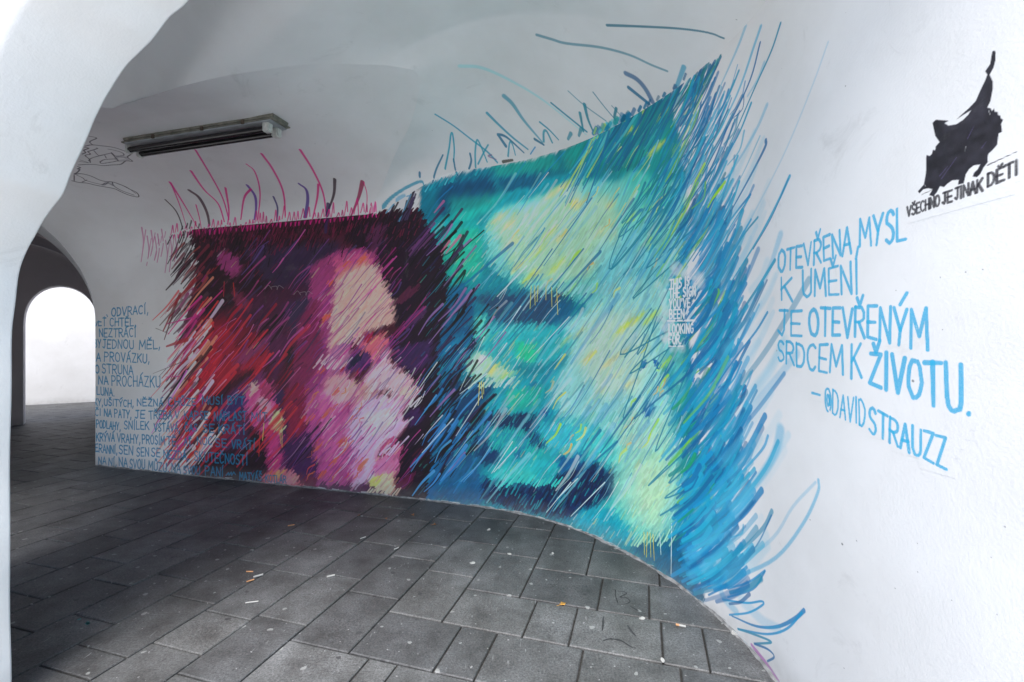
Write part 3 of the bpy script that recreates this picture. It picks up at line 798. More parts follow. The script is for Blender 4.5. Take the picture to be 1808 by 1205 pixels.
# ------------------------------------------------------------------ fringe of the right head on wall and vault
BL = (4, 112, 138); DB = (10, 84, 116)
for (P, w0, w1, c, op, so_) in (
    ([(1072, 45), (1130, 47), (1200, 51), (1250, 58), (1278, 68)], 5.5, 3, BL, .85, .5), ([(948, 62), (975, 70), (1000, 77), (1060, 84), (1110, 97), (1150, 115), (1178, 126)], 6, 3.5, BL, .7, .7),
    ([(812, 117), (850, 120), (900, 142), (960, 178), (1035, 238)], 7, 2, (90, 160, 176), .5, .9), ([(768, 202), (800, 222), (830, 245), (860, 268), (878, 287)], 2.5, 3, BL, .85, .4),
    ([(860, 200), (880, 220), (905, 243), (932, 264)], 5, 2.4, BL, .85, .5), ([(890, 170), (905, 184), (925, 213), (958, 252)], 8, 2.6, BL, .75, .6), ([(973, 182), (1000, 204), (1036, 233)], 3, 3, BL, .9, .3),
    ([(1003, 161), (1030, 185), (1070, 214)], 1.8, 2.2, BL, .7, .4), ([(1047, 163), (1068, 190), (1092, 218)], 2, 1.8, BL, .8, .3), ([(1080, 187), (1110, 220)], 1.6, 1.4, BL, .7, .3),
    ([(1105, 130), (1124, 140), (1140, 158), (1155, 186)], 8, 8, (16, 92, 144), .8, .6), ([(1110, 155), (1135, 175), (1163, 197)], 6, 5, (14, 104, 146), .9, .4), ([(1145, 183), (1152, 202)], 6, 4, BL, .9, .4), ([(1130, 190), (1142, 206)], 7, 3, BL, .8, .3),
    ([(893, 258), (882, 242), (880, 238), (895, 243), (925, 270)], 5, 2, DB, .9, .3), ([(1024, 200), (1030, 232)], 5, 3, BL, .9, .3), ([(1032, 185), (1038, 210), (1047, 232)], 6, 3, BL, .9, .3), ([(1088, 192), (1085, 210), (1094, 222)], 5, 3, BL, .9, .3),
    ([(953, 216), (970, 230), (986, 247)], 3, 2, BL, .9, .3), ([(960, 250), (960, 234), (965, 232), (975, 252)], 4, 3, BL, .85, .4), ([(1008, 236), (1003, 246)], 6, 4, BL, .8, .4), ([(1026, 228), (1022, 240)], 6, 4, BL, .8, .4), ([(944, 246), (960, 256)], 4, 3, DB, .9, .3),
    ([(764, 322), (770, 300), (782, 274)], 3, 2.4, DB, .9, .3), ([(786, 298), (793, 262), (796, 238), (799, 237), (802, 262), (801, 286)], 3.2, 2.4, BL, .9, .3), ([(801, 282), (804, 300), (808, 310)], 3, 3, DB, .9, .3), ([(783, 296), (784, 316)], 3.4, 3, DB, .9, .3),
    ([(840, 302), (839, 270), (842, 248), (848, 256), (860, 286)], 3.4, 2.4, BL, .85, .4), ([(844, 290), (855, 268), (862, 256)], 2.6, 2.4, BL, .85, .3), ([(830, 272), (832, 285), (827, 302)], 3.4, 3, DB, .9, .3), ([(897, 276), (900, 252), (905, 256), (910, 274)], 3, 2, BL, .85, .3), ([(882, 276), (880, 292)], 6, 4, BL, .8, .4),
    ([(672, 372), (690, 350), (720, 330), (745, 321), (748, 338)], 2.6, 2, BL, .85, .3), ([(682, 376), (704, 352), (722, 346)], 3, 3, (60, 130, 160), .7, .4), ([(888, 286), (905, 283)], 4, 3, (50, 50, 44), .9, .2), ([(741, 306), (741, 311)], 4, 4, DB, .9, .3),
    ([(868, 274), (862, 276), (876, 282)], 2, 1.5, (80, 60, 110), .7, .3), ([(1242, 135), (1226, 190)], 6, 4, BL, .9, .3)):
    stroke(P, w0, w1, c, op, so_)
for i in range(95):                                # short ticks along the upper rim
    x = random.uniform(745, 1235); y = np.interp(x, [741, 820, 900, 1000, 1060, 1120, 1180, 1240], [338, 308, 290, 264, 242, 212, 178, 142])
    L = random.uniform(6, 22)
    stroke([(x - L * .35, y + 6), (x + L * .35, y - L * .6)], random.uniform(2, 5), 2, random.choice([BL, DB, (20, 130, 150), (14, 70, 100), (60, 150, 170)] + ([(120, 190, 60)] if x > 1100 else [])), .85, .3)

for i in range(150):                               # thick blue and green strokes breaking over the upper right rim
    x = random.uniform(1040, 1262); y = np.interp(x, [1000, 1060, 1120, 1180, 1240, 1262], [258, 236, 206, 172, 136, 126])
    L = random.uniform(40, 150); up = random.uniform(0, 20) + (14 if x > 1200 else 0)
    a = math.radians(random.gauss(62, 4)); x0, y0 = x + up * math.cos(a), y - up * math.sin(a)
    stroke([(x0, y0), (x0 - L * .5 * math.cos(a) + 2, y0 + L * .5 * math.sin(a)), (x0 - L * math.cos(a), y0 + L * math.sin(a))], random.uniform(3, 8), random.uniform(1.5, 4),
           random.choice([(0, 106, 150), (0, 120, 160), (8, 92, 130), (10, 126, 130), (20, 140, 150), (150, 190, 80), (0, 112, 160), (0, 96, 140), (0, 130, 150), (0, 100, 150), (60, 170, 190)]), random.uniform(.6, .95), random.choice([.25, .3, .6]))
for i in range(190):                               # blue strokes hiding the right-hand border of the head, upper half
    y = random.uniform(150, 520); px = random.gauss(1222, 30) + (y < 250) * random.uniform(0, 20); L = random.uniform(50, 150)
    a = math.radians(np.interp(y, [150, 520], [65, 58]) + random.gauss(0, 1.5)); dx, dy = math.cos(a) * L / 2, math.sin(a) * L / 2
    if 1172 < px < 1236 and 440 < y: continue
    if y - dy < 118: continue
    stroke([(px + dx, y - dy), (px + 2, y + 2), (px - dx, y + dy)], random.uniform(3, 8), random.uniform(1.5, 4), random.choice([(0, 122, 176), (0, 136, 190), (0, 108, 158), (30, 160, 196), (10, 130, 150), (110, 190, 216), (130, 200, 90) if px < 1230 else (0, 128, 184)]), random.uniform(.6, .95), random.choice([.22, .3, .6]))
def rim(y):
    return np.interp(y, [120, 200, 300, 420, 560, 700, 820, 900, 980, 1060], [1238, 1240, 1236, 1236, 1244, 1252, 1250, 1240, 1246, 1268])
BLUES = [(0, 136, 190), (0, 154, 206), (0, 116, 172), (10, 146, 180), (20, 164, 202), (0, 104, 156), (36, 176, 210)]
for i in range(400):                               # dense blue brushwork round the right edge
    y = random.uniform(160, 1000) if i > 90 else random.uniform(520, 960)
    ex = rim(y)
    L = random.uniform(45, 150) * (.65 if y > 800 else 1)
    px = ex + random.gauss(8 if y > 380 else 2, 28) * (.75 if y > 800 else 1)
    a = np.interp(y, [150, 500, 800, 1000], [66, 60, 54, 40])
    dx, dy = math.cos(math.radians(a)) * L / 2, -math.sin(math.radians(a)) * L / 2
    if y - dy > floor_y(px - dx) - 6: continue
    if 1172 < px < 1236 and 470 < y < 620: px += 60
    w_ = random.uniform(4, 13) if y > 380 else random.uniform(2.4, 6)
    pts = [(px + dx, y + dy), (px + 3 + random.uniform(-3, 6), y + 4), (px - dx, y - dy)]
    c = random.choice(BLUES + ([(30, 160, 110), (120, 200, 60), (20, 140, 140)] if px < ex else []))
    stroke(pts, w_, w_ * .5, c, random.uniform(.55, .92), random.choice([.2, .25, .5]))
SP = [  # individually placed strokes running out over the white wall
    ([(1378, 42), (1362, 90), (1335, 150), (1300, 230), (1255, 330)], 5.5, 2, .9, .35), ([(1343, 48), (1332, 80), (1300, 170), (1240, 290)], 8, 2, .7, .6), ([(1316, 48), (1300, 90), (1264, 170)], 8, 3, .6, .7),
    ([(1342, 76), (1325, 140), (1290, 215), (1240, 310)], 5, 3, .9, .3), ([(1349, 112), (1338, 140), (1320, 170)], 8, 4, .5, .9), ([(1354, 186), (1335, 230), (1300, 290), (1270, 330)], 8, 4, .55, .8),
    ([(1462, 75), (1435, 150), (1390, 260), (1340, 360), (1290, 450)], 4, 5, .3, .8), ([(1352, 248), (1350, 262), (1320, 320), (1270, 410)], 7, 2, .9, .3), ([(1394, 312), (1372, 360), (1340, 420), (1290, 500)], 7, 3, .9, .3), ([(1392, 316), (1362, 385), (1330, 440)], 2, 2, .9, .3),
    ([(1325, 344), (1300, 375), (1260, 430)], 5, 3, .9, .3), ([(1324, 348), (1290, 400), (1245, 480)], 3, 2, .9, .3), ([(1338, 384), (1310, 420), (1270, 490)], 4.5, 3, .9, .3), ([(1326, 388), (1290, 450), (1250, 520)], 4.5, 3, .9, .3), ([(1368, 460), (1340, 505), (1300, 565), (1260, 630)], 7, 3, .9, .4),
    ([(1378, 415), (1360, 470), (1335, 520), (1300, 570)], 14, 6, .5, .9), ([(1355, 552), (1335, 585), (1300, 630), (1265, 680)], 5, 3, .9, .3), ([(1428, 495), (1390, 560), (1345, 630), (1290, 700)], 13, 12, .55, .4), ([(1408, 625), (1370, 670), (1320, 730), (1265, 800)], 14, 18, .4, .8), ([(1385, 660), (1340, 720), (1290, 780)], 8, 10, .7, .5),
    ([(1378, 760), (1368, 800), (1338, 850), (1290, 900)], 22, 8, .6, .9), ([(1374, 780), (1350, 830), (1300, 890), (1240, 930)], 8, 8, .8, .4), ([(1356, 770), (1345, 795), (1300, 845)], 6, 4, .8, .4), ([(1323, 836), (1310, 850), (1275, 880)], 6, 4, .8, .4), ([(1445, 848), (1444, 870), (1418, 925), (1370, 985), (1300, 1020)], 6, 8, .7, .7), ([(1440, 852), (1400, 895), (1365, 950), (1300, 1000)], 5, 8, .4, .9),
    ([(1345, 866), (1310, 912), (1268, 945)], 12, 6, .9, .4), ([(1363, 903), (1348, 932), (1310, 970), (1276, 990)], 9, 4, .75, .4), ([(1362, 910), (1335, 965), (1290, 1010)], 3, 3, .8, .4), ([(1351, 1008), (1322, 1028), (1285, 1040)], 4, 3, .85, .35), ([(1350, 1010), (1330, 1040), (1285, 1055)], 4, 3, .85, .35),
    ([(1276, 1059), (1319, 1065), (1344, 1062), (1347, 1068), (1322, 1082), (1288, 1086)], 3.4, 3.4, .9, .25), ([(1420, 1078), (1403, 1093), (1372, 1107), (1335, 1106), (1292, 1088)], 7, 3, .9, .3), ([(1416, 1082), (1390, 1110), (1355, 1120), (1303, 1111)], 4, 3.4, .9, .3),
    ([(1303, 1111), (1330, 1120), (1362, 1134), (1332, 1137)], 4, 3.4, .9, .25), ([(1332, 1137), (1356, 1147), (1367, 1160), (1355, 1168)], 4, 3.4, .9, .25), ([(1310, 760), (1290, 800), (1240, 850)], 8, 6, .9, .3), ([(1300, 640), (1280, 690), (1240, 750)], 8, 5, .9, .3), ([(1287, 540), (1262, 590), (1220, 650)], 10, 6, .9, .3),
    ([(1250, 540), (1215, 590)], 8, 10, .9, .2), ([(1290, 700), (1262, 730), (1220, 770)], 8, 8, .9, .2), ([(1270, 640), (1240, 680), (1205, 730)], 9, 8, .9, .2), ([(1256, 800), (1225, 835)], 9, 9, .95, .2), ([(1276, 815), (1240, 850), (1212, 862)], 12, 10, .95, .2), ([(1262, 885), (1230, 915), (1218, 925)], 9, 9, .95, .2), ([(1262, 905), (1235, 935)], 9, 8, .95, .2),
    ([(1283, 972), (1262, 985), (1246, 990)], 12, 8, .95, .2), ([(1278, 1010), (1268, 1020), (1240, 1030)], 16, 10, .95, .2), ([(1310, 1060), (1345, 1095), (1375, 1110)], 24, 14, .3, .9), ([(1260, 990), (1275, 1050), (1300, 1080)], 16, 14, .5, .9)]
for (P, w0, w1, op, so_) in SP:
    c = BLUES[int(P[0][0]) % 5] if so_ < .55 else (30, 176, 216)
    stroke(P, w0, w1, c, op, so_, grain=.25 if so_ > .6 else 0)
for i in range(110):                               # more brushwork low on the right, down to the paving
    y = random.uniform(800, 1060); px = rim(y) + random.uniform(-30, 60); L = random.uniform(35, 110)
    a = math.radians(np.interp(y, [800, 900, 1060], [54, 46, 28]) + random.gauss(0, 3)); dx, dy = math.cos(a) * L / 2, math.sin(a) * L / 2
    if y + dy > floor_y(px - dx) - 5: continue
    w_ = random.uniform(4, 12)
    stroke([(px + dx, y - dy), (px + 2, y + 5), (px - dx, y + dy)], w_, w_ * .6, random.choice(BLUES), random.uniform(.5, .92), random.choice([.2, .3, .7]))
for i in range(60):                                # pale sprayed haze between the strokes
    y = random.uniform(300, 1000); px = rim(y) + random.uniform(20, 110) * (1 if y < 850 else .7); L = random.uniform(50, 160)
    a = math.radians(np.interp(y, [150, 500, 800, 1000], [66, 60, 54, 42])); dx, dy = math.cos(a) * L / 2, math.sin(a) * L / 2
    if y + dy > floor_y(px - dx) - 10: continue
    stroke([(px + dx, y - dy), (px + 4, y + 3), (px - dx, y + dy)], random.uniform(8, 18), random.uniform(14, 26), (96, 196, 226), random.uniform(.12, .3), 1.0, grain=.3)
for (P, c) in (([(1280, 322), (1262, 345), (1250, 366)], (170, 226, 50)), ([(1275, 330), (1258, 352)], (180, 230, 60)), ([(1244, 290), (1228, 320)], (190, 226, 70))):
    stroke(P, 6, 4, c, .9, .3)
# pink streak and grime along the foot of the wall
stroke([(1327, 1139), (1342, 1158), (1358, 1180), (1374, 1206)], 6, 13, (196, 112, 190), .85, .3)
for i in range(260):
    px = random.uniform(170, 1370); y = floor_y(px) - random.uniform(0, 3)
    stroke([(px, y), (px + random.uniform(3, 14), floor_y(px + 8) - random.uniform(0, 3))], random.uniform(1, 3), 1.5, random.choice([(200, 200, 206), (60, 60, 66), (180, 190, 200), (90, 90, 96)]), random.uniform(.25, .7), .5)
# ------------------------------------------------------------------ lettering: single-stroke capitals
def arc(cx, cy, rx, ry, a0, a1, n=9):
    return [(cx + rx * math.cos(math.radians(a)), cy + ry * math.sin(math.radians(a))) for a in np.linspace(a0, a1, n)]
GL_ = {
 'A': [[(0, 0), (.5, 1), (1, 0)], [(.18, .36), (.84, .36)]],
 'B': [[(.05, 0), (.05, 1)], [(.05, 1)] + arc(.45, .76, .42, .24, 90, -90) + [(.05, .52)], [(.45, .52)] + arc(.48, .26, .5, .26, 90, -90) + [(.05, 0)]],
 'C': [arc(.55, .5, .52, .5, 50, 310, 12)],
 'D': [[(.05, 0), (.05, 1)], [(.05, 1)] + arc(.3, .5, .66, .5, 85, -85, 11) + [(.05, 0)]],
 'E': [[(1, 1), (.05, 1), (.05, 0), (1, 0)], [(.05, .5), (.85, .5)]],
 'F': [[(1, 1), (.05, 1), (.05, 0)], [(.05, .5), (.8, .5)]],
 'G': [arc(.55, .5, .5, .5, 50, 340, 12) + [(1, .48), (.6, .48)]],
 'H': [[(.05, 0), (.05, 1)], [(.95, 0), (.95, 1)], [(.05, .5), (.95, .5)]],
 'I': [[(.5, 0), (.5, 1)]],
 'J': [[(.25, 1), (1, 1)], [(.7, 1), (.7, .2), (.5, 0), (.1, .15)]],
 'K': [[(.05, 0), (.05, 1)], [(.95, 1), (.05, .45)], [(.3, .6), (1, 0)]],
 'L': [[(.05, 1), (.05, 0), (1, .03)]],
 'M': [[(0, 0), (.1, 1), (.5, .3), (.9, 1), (1, 0)]],
 'N': [[(.05, 0), (.05, 1), (.95, 0), (.95, 1)]],
 'O': [arc(.5, .5, .48, .5, 90, 450, 16)],
 'P': [[(.05, 0), (.05, 1)], [(.05, 1)] + arc(.45, .74, .48, .26, 85, -90) + [(.05, .48)]],
 'R': [[(.05, 0), (.05, 1)], [(.05, 1)] + arc(.45, .74, .48, .26, 85, -90) + [(.05, .48)], [(.4, .48), (1, 0)]],
 'S': [arc(.55, .76, .42, .24, 30, 240, 8) + arc(.48, .25, .45, .25, 70, -150, 8)],
 'T': [[(0, 1), (1, 1)], [(.5, 1), (.5, 0)]],
 'U': [[(.05, 1), (.05, .3)] + arc(.5, .28, .44, .28, 180, 360, 9) + [(.94, 1)]],
 'V': [[(0, 1), (.5, 0), (1, 1)]],
 'X': [[(0, 0), (1, 1)], [(0, 1), (1, 0)]],
 'Y': [[(0, 1), (.5, .45), (1, 1)], [(.5, .45), (.4, 0)]],
 'Z': [[(.05, 1), (.95, 1), (.05, .03), (1, 0)]],
 '.': [[(.4, .02), (.5, .05)]], ',': [[(.6, .1), (.2, -.2)]], '-': [[(0, .5), (1, .45)]], "'": [[(.5, 1), (.4, .75)]], '~': [[(0, .2), (.2, .6), (.3, .2), (.5, .65), (.6, .2), (.8, .65), (1, .3)]],
 '@': [arc(.5, .45, .5, .5, -50, 260, 14)[::-1], arc(.5, .45, .2, .22, 90, 450, 9), [(.7, .65), (.72, .25)]],
}
ACC = {'Á': ('A', 'a'), 'É': ('E', 'a'), 'Í': ('I', 'a'), 'Ý': ('Y', 'a'), 'Ú': ('U', 'a'), 'Ě': ('E', 'v'), 'Š': ('S', 'v'), 'Č': ('C', 'v'), 'Ř': ('R', 'v'), 'Ž': ('Z', 'v'), 'Ť': ('T', 'v'), 'Ů': ('U', 'o'), 'Ó': ('O', 'a'), 'Ň': ('N', 'v')}
WID = {'I': .35, '.': .3, ',': .35, "'": .3, 'M': 1.25, ' ': .55, '-': .5, 'Í': .35, 'J': .8, 'O': 1.05, 'U': 1.0, 'S': .9, 'E': .85, 'L': .85}
def letters(txt, ctrl, w, col, op=.92, soft=.2, gap=.28, wob=.02, thick=None, accd=.33):
    """ctrl: [(x, baseline y, height)] along the line in photograph pixels"""
    ctrl = sorted(ctrl)
    cx = [c[0] for c in ctrl]; cb = [c[1] for c in ctrl]; chh = [c[2] for c in ctrl]
    tot = sum(WID.get(ch, 1) for ch in txt) + gap * (len(txt) - 1)
    # slots widen with letter height, as the wall comes nearer
    xs = np.linspace(cx[0], cx[-1], 400); hh = np.interp(xs, cx, chh)
    cum = np.concatenate([[0], np.cumsum(1 / hh[:-1])]); cum /= cum[-1]
    pos = 0
    for ch in txt:
        wd = WID.get(ch, 1)
        x0 = np.interp(pos / tot, cum, xs); x1 = np.interp((pos + wd) / tot, cum, xs)
        pos += wd + gap
        if ch == ' ': continue
        base, ac = ACC.get(ch, (ch, None))
        tilt = random.uniform(-wob, wob) * 3
        jy = random.uniform(-wob, wob)
        def mp(p):
            xx = x0 + (x1 - x0) * (p[0] + tilt * (p[1] - .5))
            b = np.interp(xx, cx, cb); h = np.interp(xx, cx, chh)
            return (xx, b - h * (p[1] + jy))
        st = [list(s) for s in GL_[base]]
        if ac == 'a': st.append([(.45, 1.08), (.95, 1.08 + accd)])
        if ac == 'v': st.append([(.25, 1.08 + accd * .8), (.5, 1.06), (.8, 1.08 + accd)])
        if ac == 'o': st.append(arc(.5, 1.2, .2, .12, 0, 360, 8))
        hm = np.interp((x0 + x1) / 2, cx, chh)
        wq = w if thick is None else thick * hm
        for s in st:
            P = [mp((a + random.uniform(-wob, wob), b + random.uniform(-wob, wob))) for a, b in s]
            X, Y, Z = [], [], 0
            for a_, b_ in P:
                s_, h_, z_ = wall_hit(a_, b_); X.append(float(s_) / TM); Y.append(float(h_) / TM); Z += z_ / len(P)
            r = .5 * wq * Z / FPX
            dab(CW, X, Y, TM, TM, r * random.uniform(.88, 1.12), r * random.uniform(.75, 1.1), albedo(col, x0, mp((0, .5))[1]), op, soft, .14)

PB = (10, 98, 134)
POEM = [
 ("RAK", [(168, 560, 15), (190, 559.5, 14)]), ("ODVRACÍ,", [(197, 559, 14), (262, 554, 15)]),
 ("DĚT", [(166, 576, 14), (187, 576, 14)]), ("CHTĚL,", [(194, 576, 14), (240, 576, 14)]),
 ("NEZTRÁCÍ", [(175, 595, 14), (240, 595, 15)]),
 ("BY", [(166, 614, 14), (178, 614, 14)]), ("JEDNOU", [(181, 615, 15), (236, 616, 15)]), ("MĚL,", [(246, 617, 16), (283, 616, 15)]),
 ("A", [(170, 638, 14), (178, 638, 14)]), ("PROVÁZKU,", [(184, 638, 16), (264, 641, 15)]),
 ("O", [(168, 659, 14), (175, 659, 14)]), ("STRUNA", [(180, 659, 16), (235, 662, 16)]),
 ("NA", [(174, 678, 14), (191, 679, 14)]), ("PROCHÁZKU", [(197, 681, 17), (283, 684, 19)]),
 ("LUNA.", [(171, 697, 14), (202, 700, 13)]),
 ("KY,", [(166, 716, 12), (182, 717, 12)]), ("UŠITÝCH,", [(184, 716, 11), (236, 719, 12)]), ("NĚŽNÁ", [(242, 717, 12), (288, 717, 12)]), ("CHŮZE", [(297, 717, 15), (345, 716, 12)]), ("MUSÍ", [(357, 714, 14), (393, 714, 13)]), ("BÝT", [(402, 714, 14), (431, 714, 13)]),
 ("ČI", [(168, 734, 12), (178, 734, 12)]), ("NA", [(184, 735, 12), (197, 736, 12)]), ("PATY,", [(202, 737, 14), (232, 739, 13)]), ("JE", [(238, 739, 14), (256, 739, 14)]), ("TŘEBA", [(263, 740, 14), (304, 740, 14)]), ("V", [(309, 739, 13), (316, 739, 13)]), ("KAPSE", [(325, 741, 14), (367, 741, 14)]), ("NÁPLAST", [(378, 743, 15), (435, 742, 15)]), ("MÍT.", [(444, 743, 15), (477, 744, 14)]),
 ("PODLAHY,", [(170, 755, 13), (213, 760, 13)]), ("SNÍLEK", [(219, 758, 14), (263, 759, 14)]), ("VSTÁVÁ,", [(272, 762, 14), (318, 763, 14)]), ("ČAS", [(326, 762, 13), (348, 762, 13)]), ("SE", [(358, 763, 14), (378, 764, 14)]), ("KRÁTÍ", [(386, 765, 15), (432, 767, 15)]),
 ("KRÝVÁ", [(170, 779, 14), (202, 780, 14)]), ("VRAHY,", [(207, 781, 15), (248, 784, 15)]), ("PROSÍM", [(251, 783, 15), (291, 786, 15)]), ("TĚ,", [(295, 787, 15), (315, 788, 15)]), ("AŤ", [(325, 787, 13), (338, 788, 13)]), ("NOC", [(348, 786, 14), (375, 786, 14)]), ("SE", [(380, 789, 14), (400, 790, 14)]), ("VRÁTÍ", [(409, 792, 15), (450, 794, 15)]),
 ("E", [(167, 797, 13), (173, 797, 13)]), ("RANNÍ,", [(175, 799, 14), (207, 802, 13)]), ("SEN", [(210, 801, 15), (235, 804, 15)]), ("SEN", [(241, 806, 15), (263, 806, 15)]), ("SE", [(267, 806, 15), (283, 808, 15)]), ("NEZDÁ,", [(289, 810, 15), (333, 812, 14)]), ("SKUTEČNOSTÍ", [(343, 814, 17), (437, 822, 17)]),
 ("NA", [(174, 819, 12), (187, 820, 12)]), ("NÍ,", [(192, 822, 13), (206, 823, 12)]), ("NA", [(210, 823, 15), (225, 825, 15)]), ("SVOU", [(229, 827, 16), (256, 828, 16)]), ("MŮZU,", [(262, 830, 16), (298, 834, 15)]), ("NA", [(303, 835, 17), (319, 836, 16)]), ("SVOU", [(324, 837, 14), (353, 838, 14)]), ("PANÍ", [(362, 839, 17), (394, 842, 15)]), ("~", [(400, 842, 12), (416, 842, 12)]),
 ("MATYÁŠ", [(423, 847, 13), (462, 849, 13)]), ("KOTLÁR", [(469, 851, 12), (505, 853, 12)])]
for t_, c_ in POEM:
    letters(t_, c_, 2.4, PB, .92, .25, .3, .03, accd=.22)
QB = (42, 172, 216)
for t_, c_, w_ in (("OTEVŘENA", [(1374, 480, 36), (1430, 470, 40), (1503, 445, 46)], 4.4), ("MYSL", [(1518, 436, 50), (1560, 432, 55), (1599, 425, 58)], 4.6),
                   ("K", [(1379, 529, 39), (1399, 530, 39)], 4.4), ("UMĚNÍ", [(1417, 524, 46), (1470, 520, 48), (1516, 516, 58)], 4.2),
                   ("JE", [(1372, 590, 42), (1416, 594, 44)], 4.2), ("OTEVŘENÝM", [(1429, 591, 45), (1500, 594, 50), (1545, 598, 56), (1590, 610, 66), (1638, 618, 76)], 5.2),
                   ("SRDCEM", [(1373, 636, 34), (1430, 652, 44), (1489, 662, 52)], 4.2), ("K", [(1503, 668, 58), (1521, 668, 60)], 4.6), ("ŽIVOTU.", [(1536, 678, 54), (1575, 692, 64), (1625, 705, 66), (1660, 727, 86), (1700, 729, 84), (1716, 740, 80)], 7),
                   ("-", [(1434, 716, 40), (1448, 718, 40)], 4), ("@DAVID", [(1457, 722, 42), (1490, 740, 42), (1528, 753, 46)], 3.2), ("STRAUZZ", [(1534, 763, 44), (1575, 785, 46), (1610, 800, 48), (1671, 830, 54)], 4.6)):
    letters(t_, c_, w_ * 1.25, QB, .94, .22, .26 if len(t_) > 2 else .2, .032, accd=.3)
BKc = (40, 36, 44)
for t_, c_ in (("VŠECHNO", [(1602, 383, 17), (1659, 363, 19)]), ("JE", [(1664, 361, 19), (1681, 356, 20)]), ("JINAK", [(1686, 353, 20), (1735, 337, 22)]), ("DĚTI", [(1744, 330, 22), (1797, 308, 25)])):
    letters(t_, c_, 3, BKc, .97, .15, .24, .012, thick=.21, accd=.18)
stroke([(1744, 292), (1796, 268)], 2, .8, BKc, .95, .2)

def fill_poly(pts, col, op=1., soft=1):
    """filled stencil shape given in photograph pixels, laid on the wall"""
    S, Hh = [], []
    for a, b in pts:
        s_, h_, z_ = wall_hit(a, b); S.append(float(s_) / TM); Hh.append(float(h_) / TM)
    x0, x1 = int(min(S)) - 4, int(max(S)) + 5; y0, y1 = int(min(Hh)) - 4, int(max(Hh)) + 5
    X, Y = np.meshgrid(np.arange(x0 * 3, x1 * 3) / 3 + 1 / 6, np.arange(y0 * 3, y1 * 3) / 3 + 1 / 6)
    ins = np.zeros(X.shape, bool); n = len(S)
    for i in range(n):
        ax, ay, bx, by = S[i], Hh[i], S[(i+1) % n], Hh[(i+1) % n]
        if ay == by: continue
        ins ^= ((Y > ay) != (Y > by)) & (X < (bx - ax) * (Y - ay) / (by - ay) + ax)
    mm = ins.reshape(y1 - y0, 3, x1 - x0, 3).mean((1, 3)).astype(np.float32)[..., None] * op
    cc = np.broadcast_to(np.asarray(albedo(col, 1650, 300), np.float32), mm.shape[:2] + (3,)).copy()
    nz = vnoise(mm.shape[0], mm.shape[1], 7, 7, 5)[..., None]; nz2 = vnoise(mm.shape[0], mm.shape[1], 26, 18, 8)[..., None]; cc = cc * (.45 + .9 * nz + .9 * nz2 ** 2)
    r = CW.a[y0:y1, x0:x1]; r *= 1 - mm; r += mm * cc
Zs = lambda P: [(1580 + a / 3.652, 70 + b / 3.652) for a, b in P]
fill_poly(Zs([(630, 75), (648, 74), (650, 130), (638, 180), (612, 228), (632, 272), (632, 320), (618, 395), (597, 440), (618, 444), (628, 462), (640, 444), (645, 466), (664, 468), (666, 488), (682, 492), (683, 508), (699, 518),
              (686, 545), (692, 595), (670, 606), (666, 640), (660, 680), (632, 712), (604, 738), (598, 765), (600, 792), (575, 822), (552, 868), (530, 888), (503, 884), (512, 860), (535, 838), (552, 806), (510, 812), (480, 836), (458, 870), (445, 928), (408, 936),
              (414, 905), (372, 908), (340, 930), (318, 952), (292, 946), (272, 985), (250, 1012), (222, 1004), (246, 966), (216, 960), (185, 966), (160, 992), (149, 980), (188, 936), (202, 860), (204, 745), (226, 752), (240, 738), (246, 712), (262, 716), (264, 690),
              (290, 662), (262, 622), (250, 566), (244, 538), (266, 518), (350, 524), (320, 540), (346, 556), (398, 547), (440, 520), (474, 486), (494, 456), (450, 482), (396, 518), (430, 486), (480, 442), (522, 398), (552, 330), (582, 268), (598, 226), (583, 206), (615, 160)]), (40, 37, 45))
for a, b in (((470, 640), (510, 560)), ((300, 900), (400, 760)), ((560, 700), (590, 660)), ((290, 880), (340, 820))):
    P = Zs([a, b]); stroke(P, 2, 1, (110, 90, 140), .5, .5, grain=.4)
stroke(Zs([(176, 1000), (260, 962)]), 1.3, 1, BKc, .8, .2)
# white sprayed stencil sign
for i in range(70):
    q = random.random()
    if q < .35: x, y = random.uniform(1176, 1234), 482 + random.gauss(0, 6)
    elif q < .75: x, y = 1175 + random.gauss(0, 5), random.uniform(486, 606)
    elif q < .85: x, y = random.uniform(1180, 1226), 567 + random.gauss(0, 1.5)
    elif q < .93: x, y = random.uniform(1178, 1206), 613 + random.gauss(0, 2)
    else: x, y = 1237 + random.gauss(0, 2), random.uniform(480, 512)
    r = 5 if 560 < y < 572 and x > 1184 else random.uniform(9, 20)
    stroke([(x, y), (x + random.uniform(-6, 6), y + random.uniform(-4, 4))], r * .8, r * .8, (238, 240, 238), .2, 1.0)
stroke([(1179, 567), (1226, 566)], 3.5, 3.5, (238, 240, 240), .9, .3); stroke([(1181, 611.5), (1206, 611.5)], 2.4, 2.4, (238, 240, 240), .9, .3)
fill_poly_ = [(1183, 493), (1232, 485), (1232, 520), (1222, 544), (1212, 564), (1183, 564)]
for i in range(60):
    px = random.uniform(1184, 1230); py = random.uniform(492, 562)
    if px > 1212 and py > 544: continue
    quick(px, py, 10, ang_at(px), 4, random.choice([(0, 120, 170), (10, 130, 176), (0, 110, 150), (16, 140, 180)]) if px > 1196 else (60, 160, 176), .9)
for i in range(26):
    quick(random.uniform(1183, 1222), random.uniform(573, 607), 9, ang_at(1200), 4, random.choice([(10, 120, 160), (30, 140, 170), (20, 124, 136)]), .9)
WHt = (238, 240, 240)
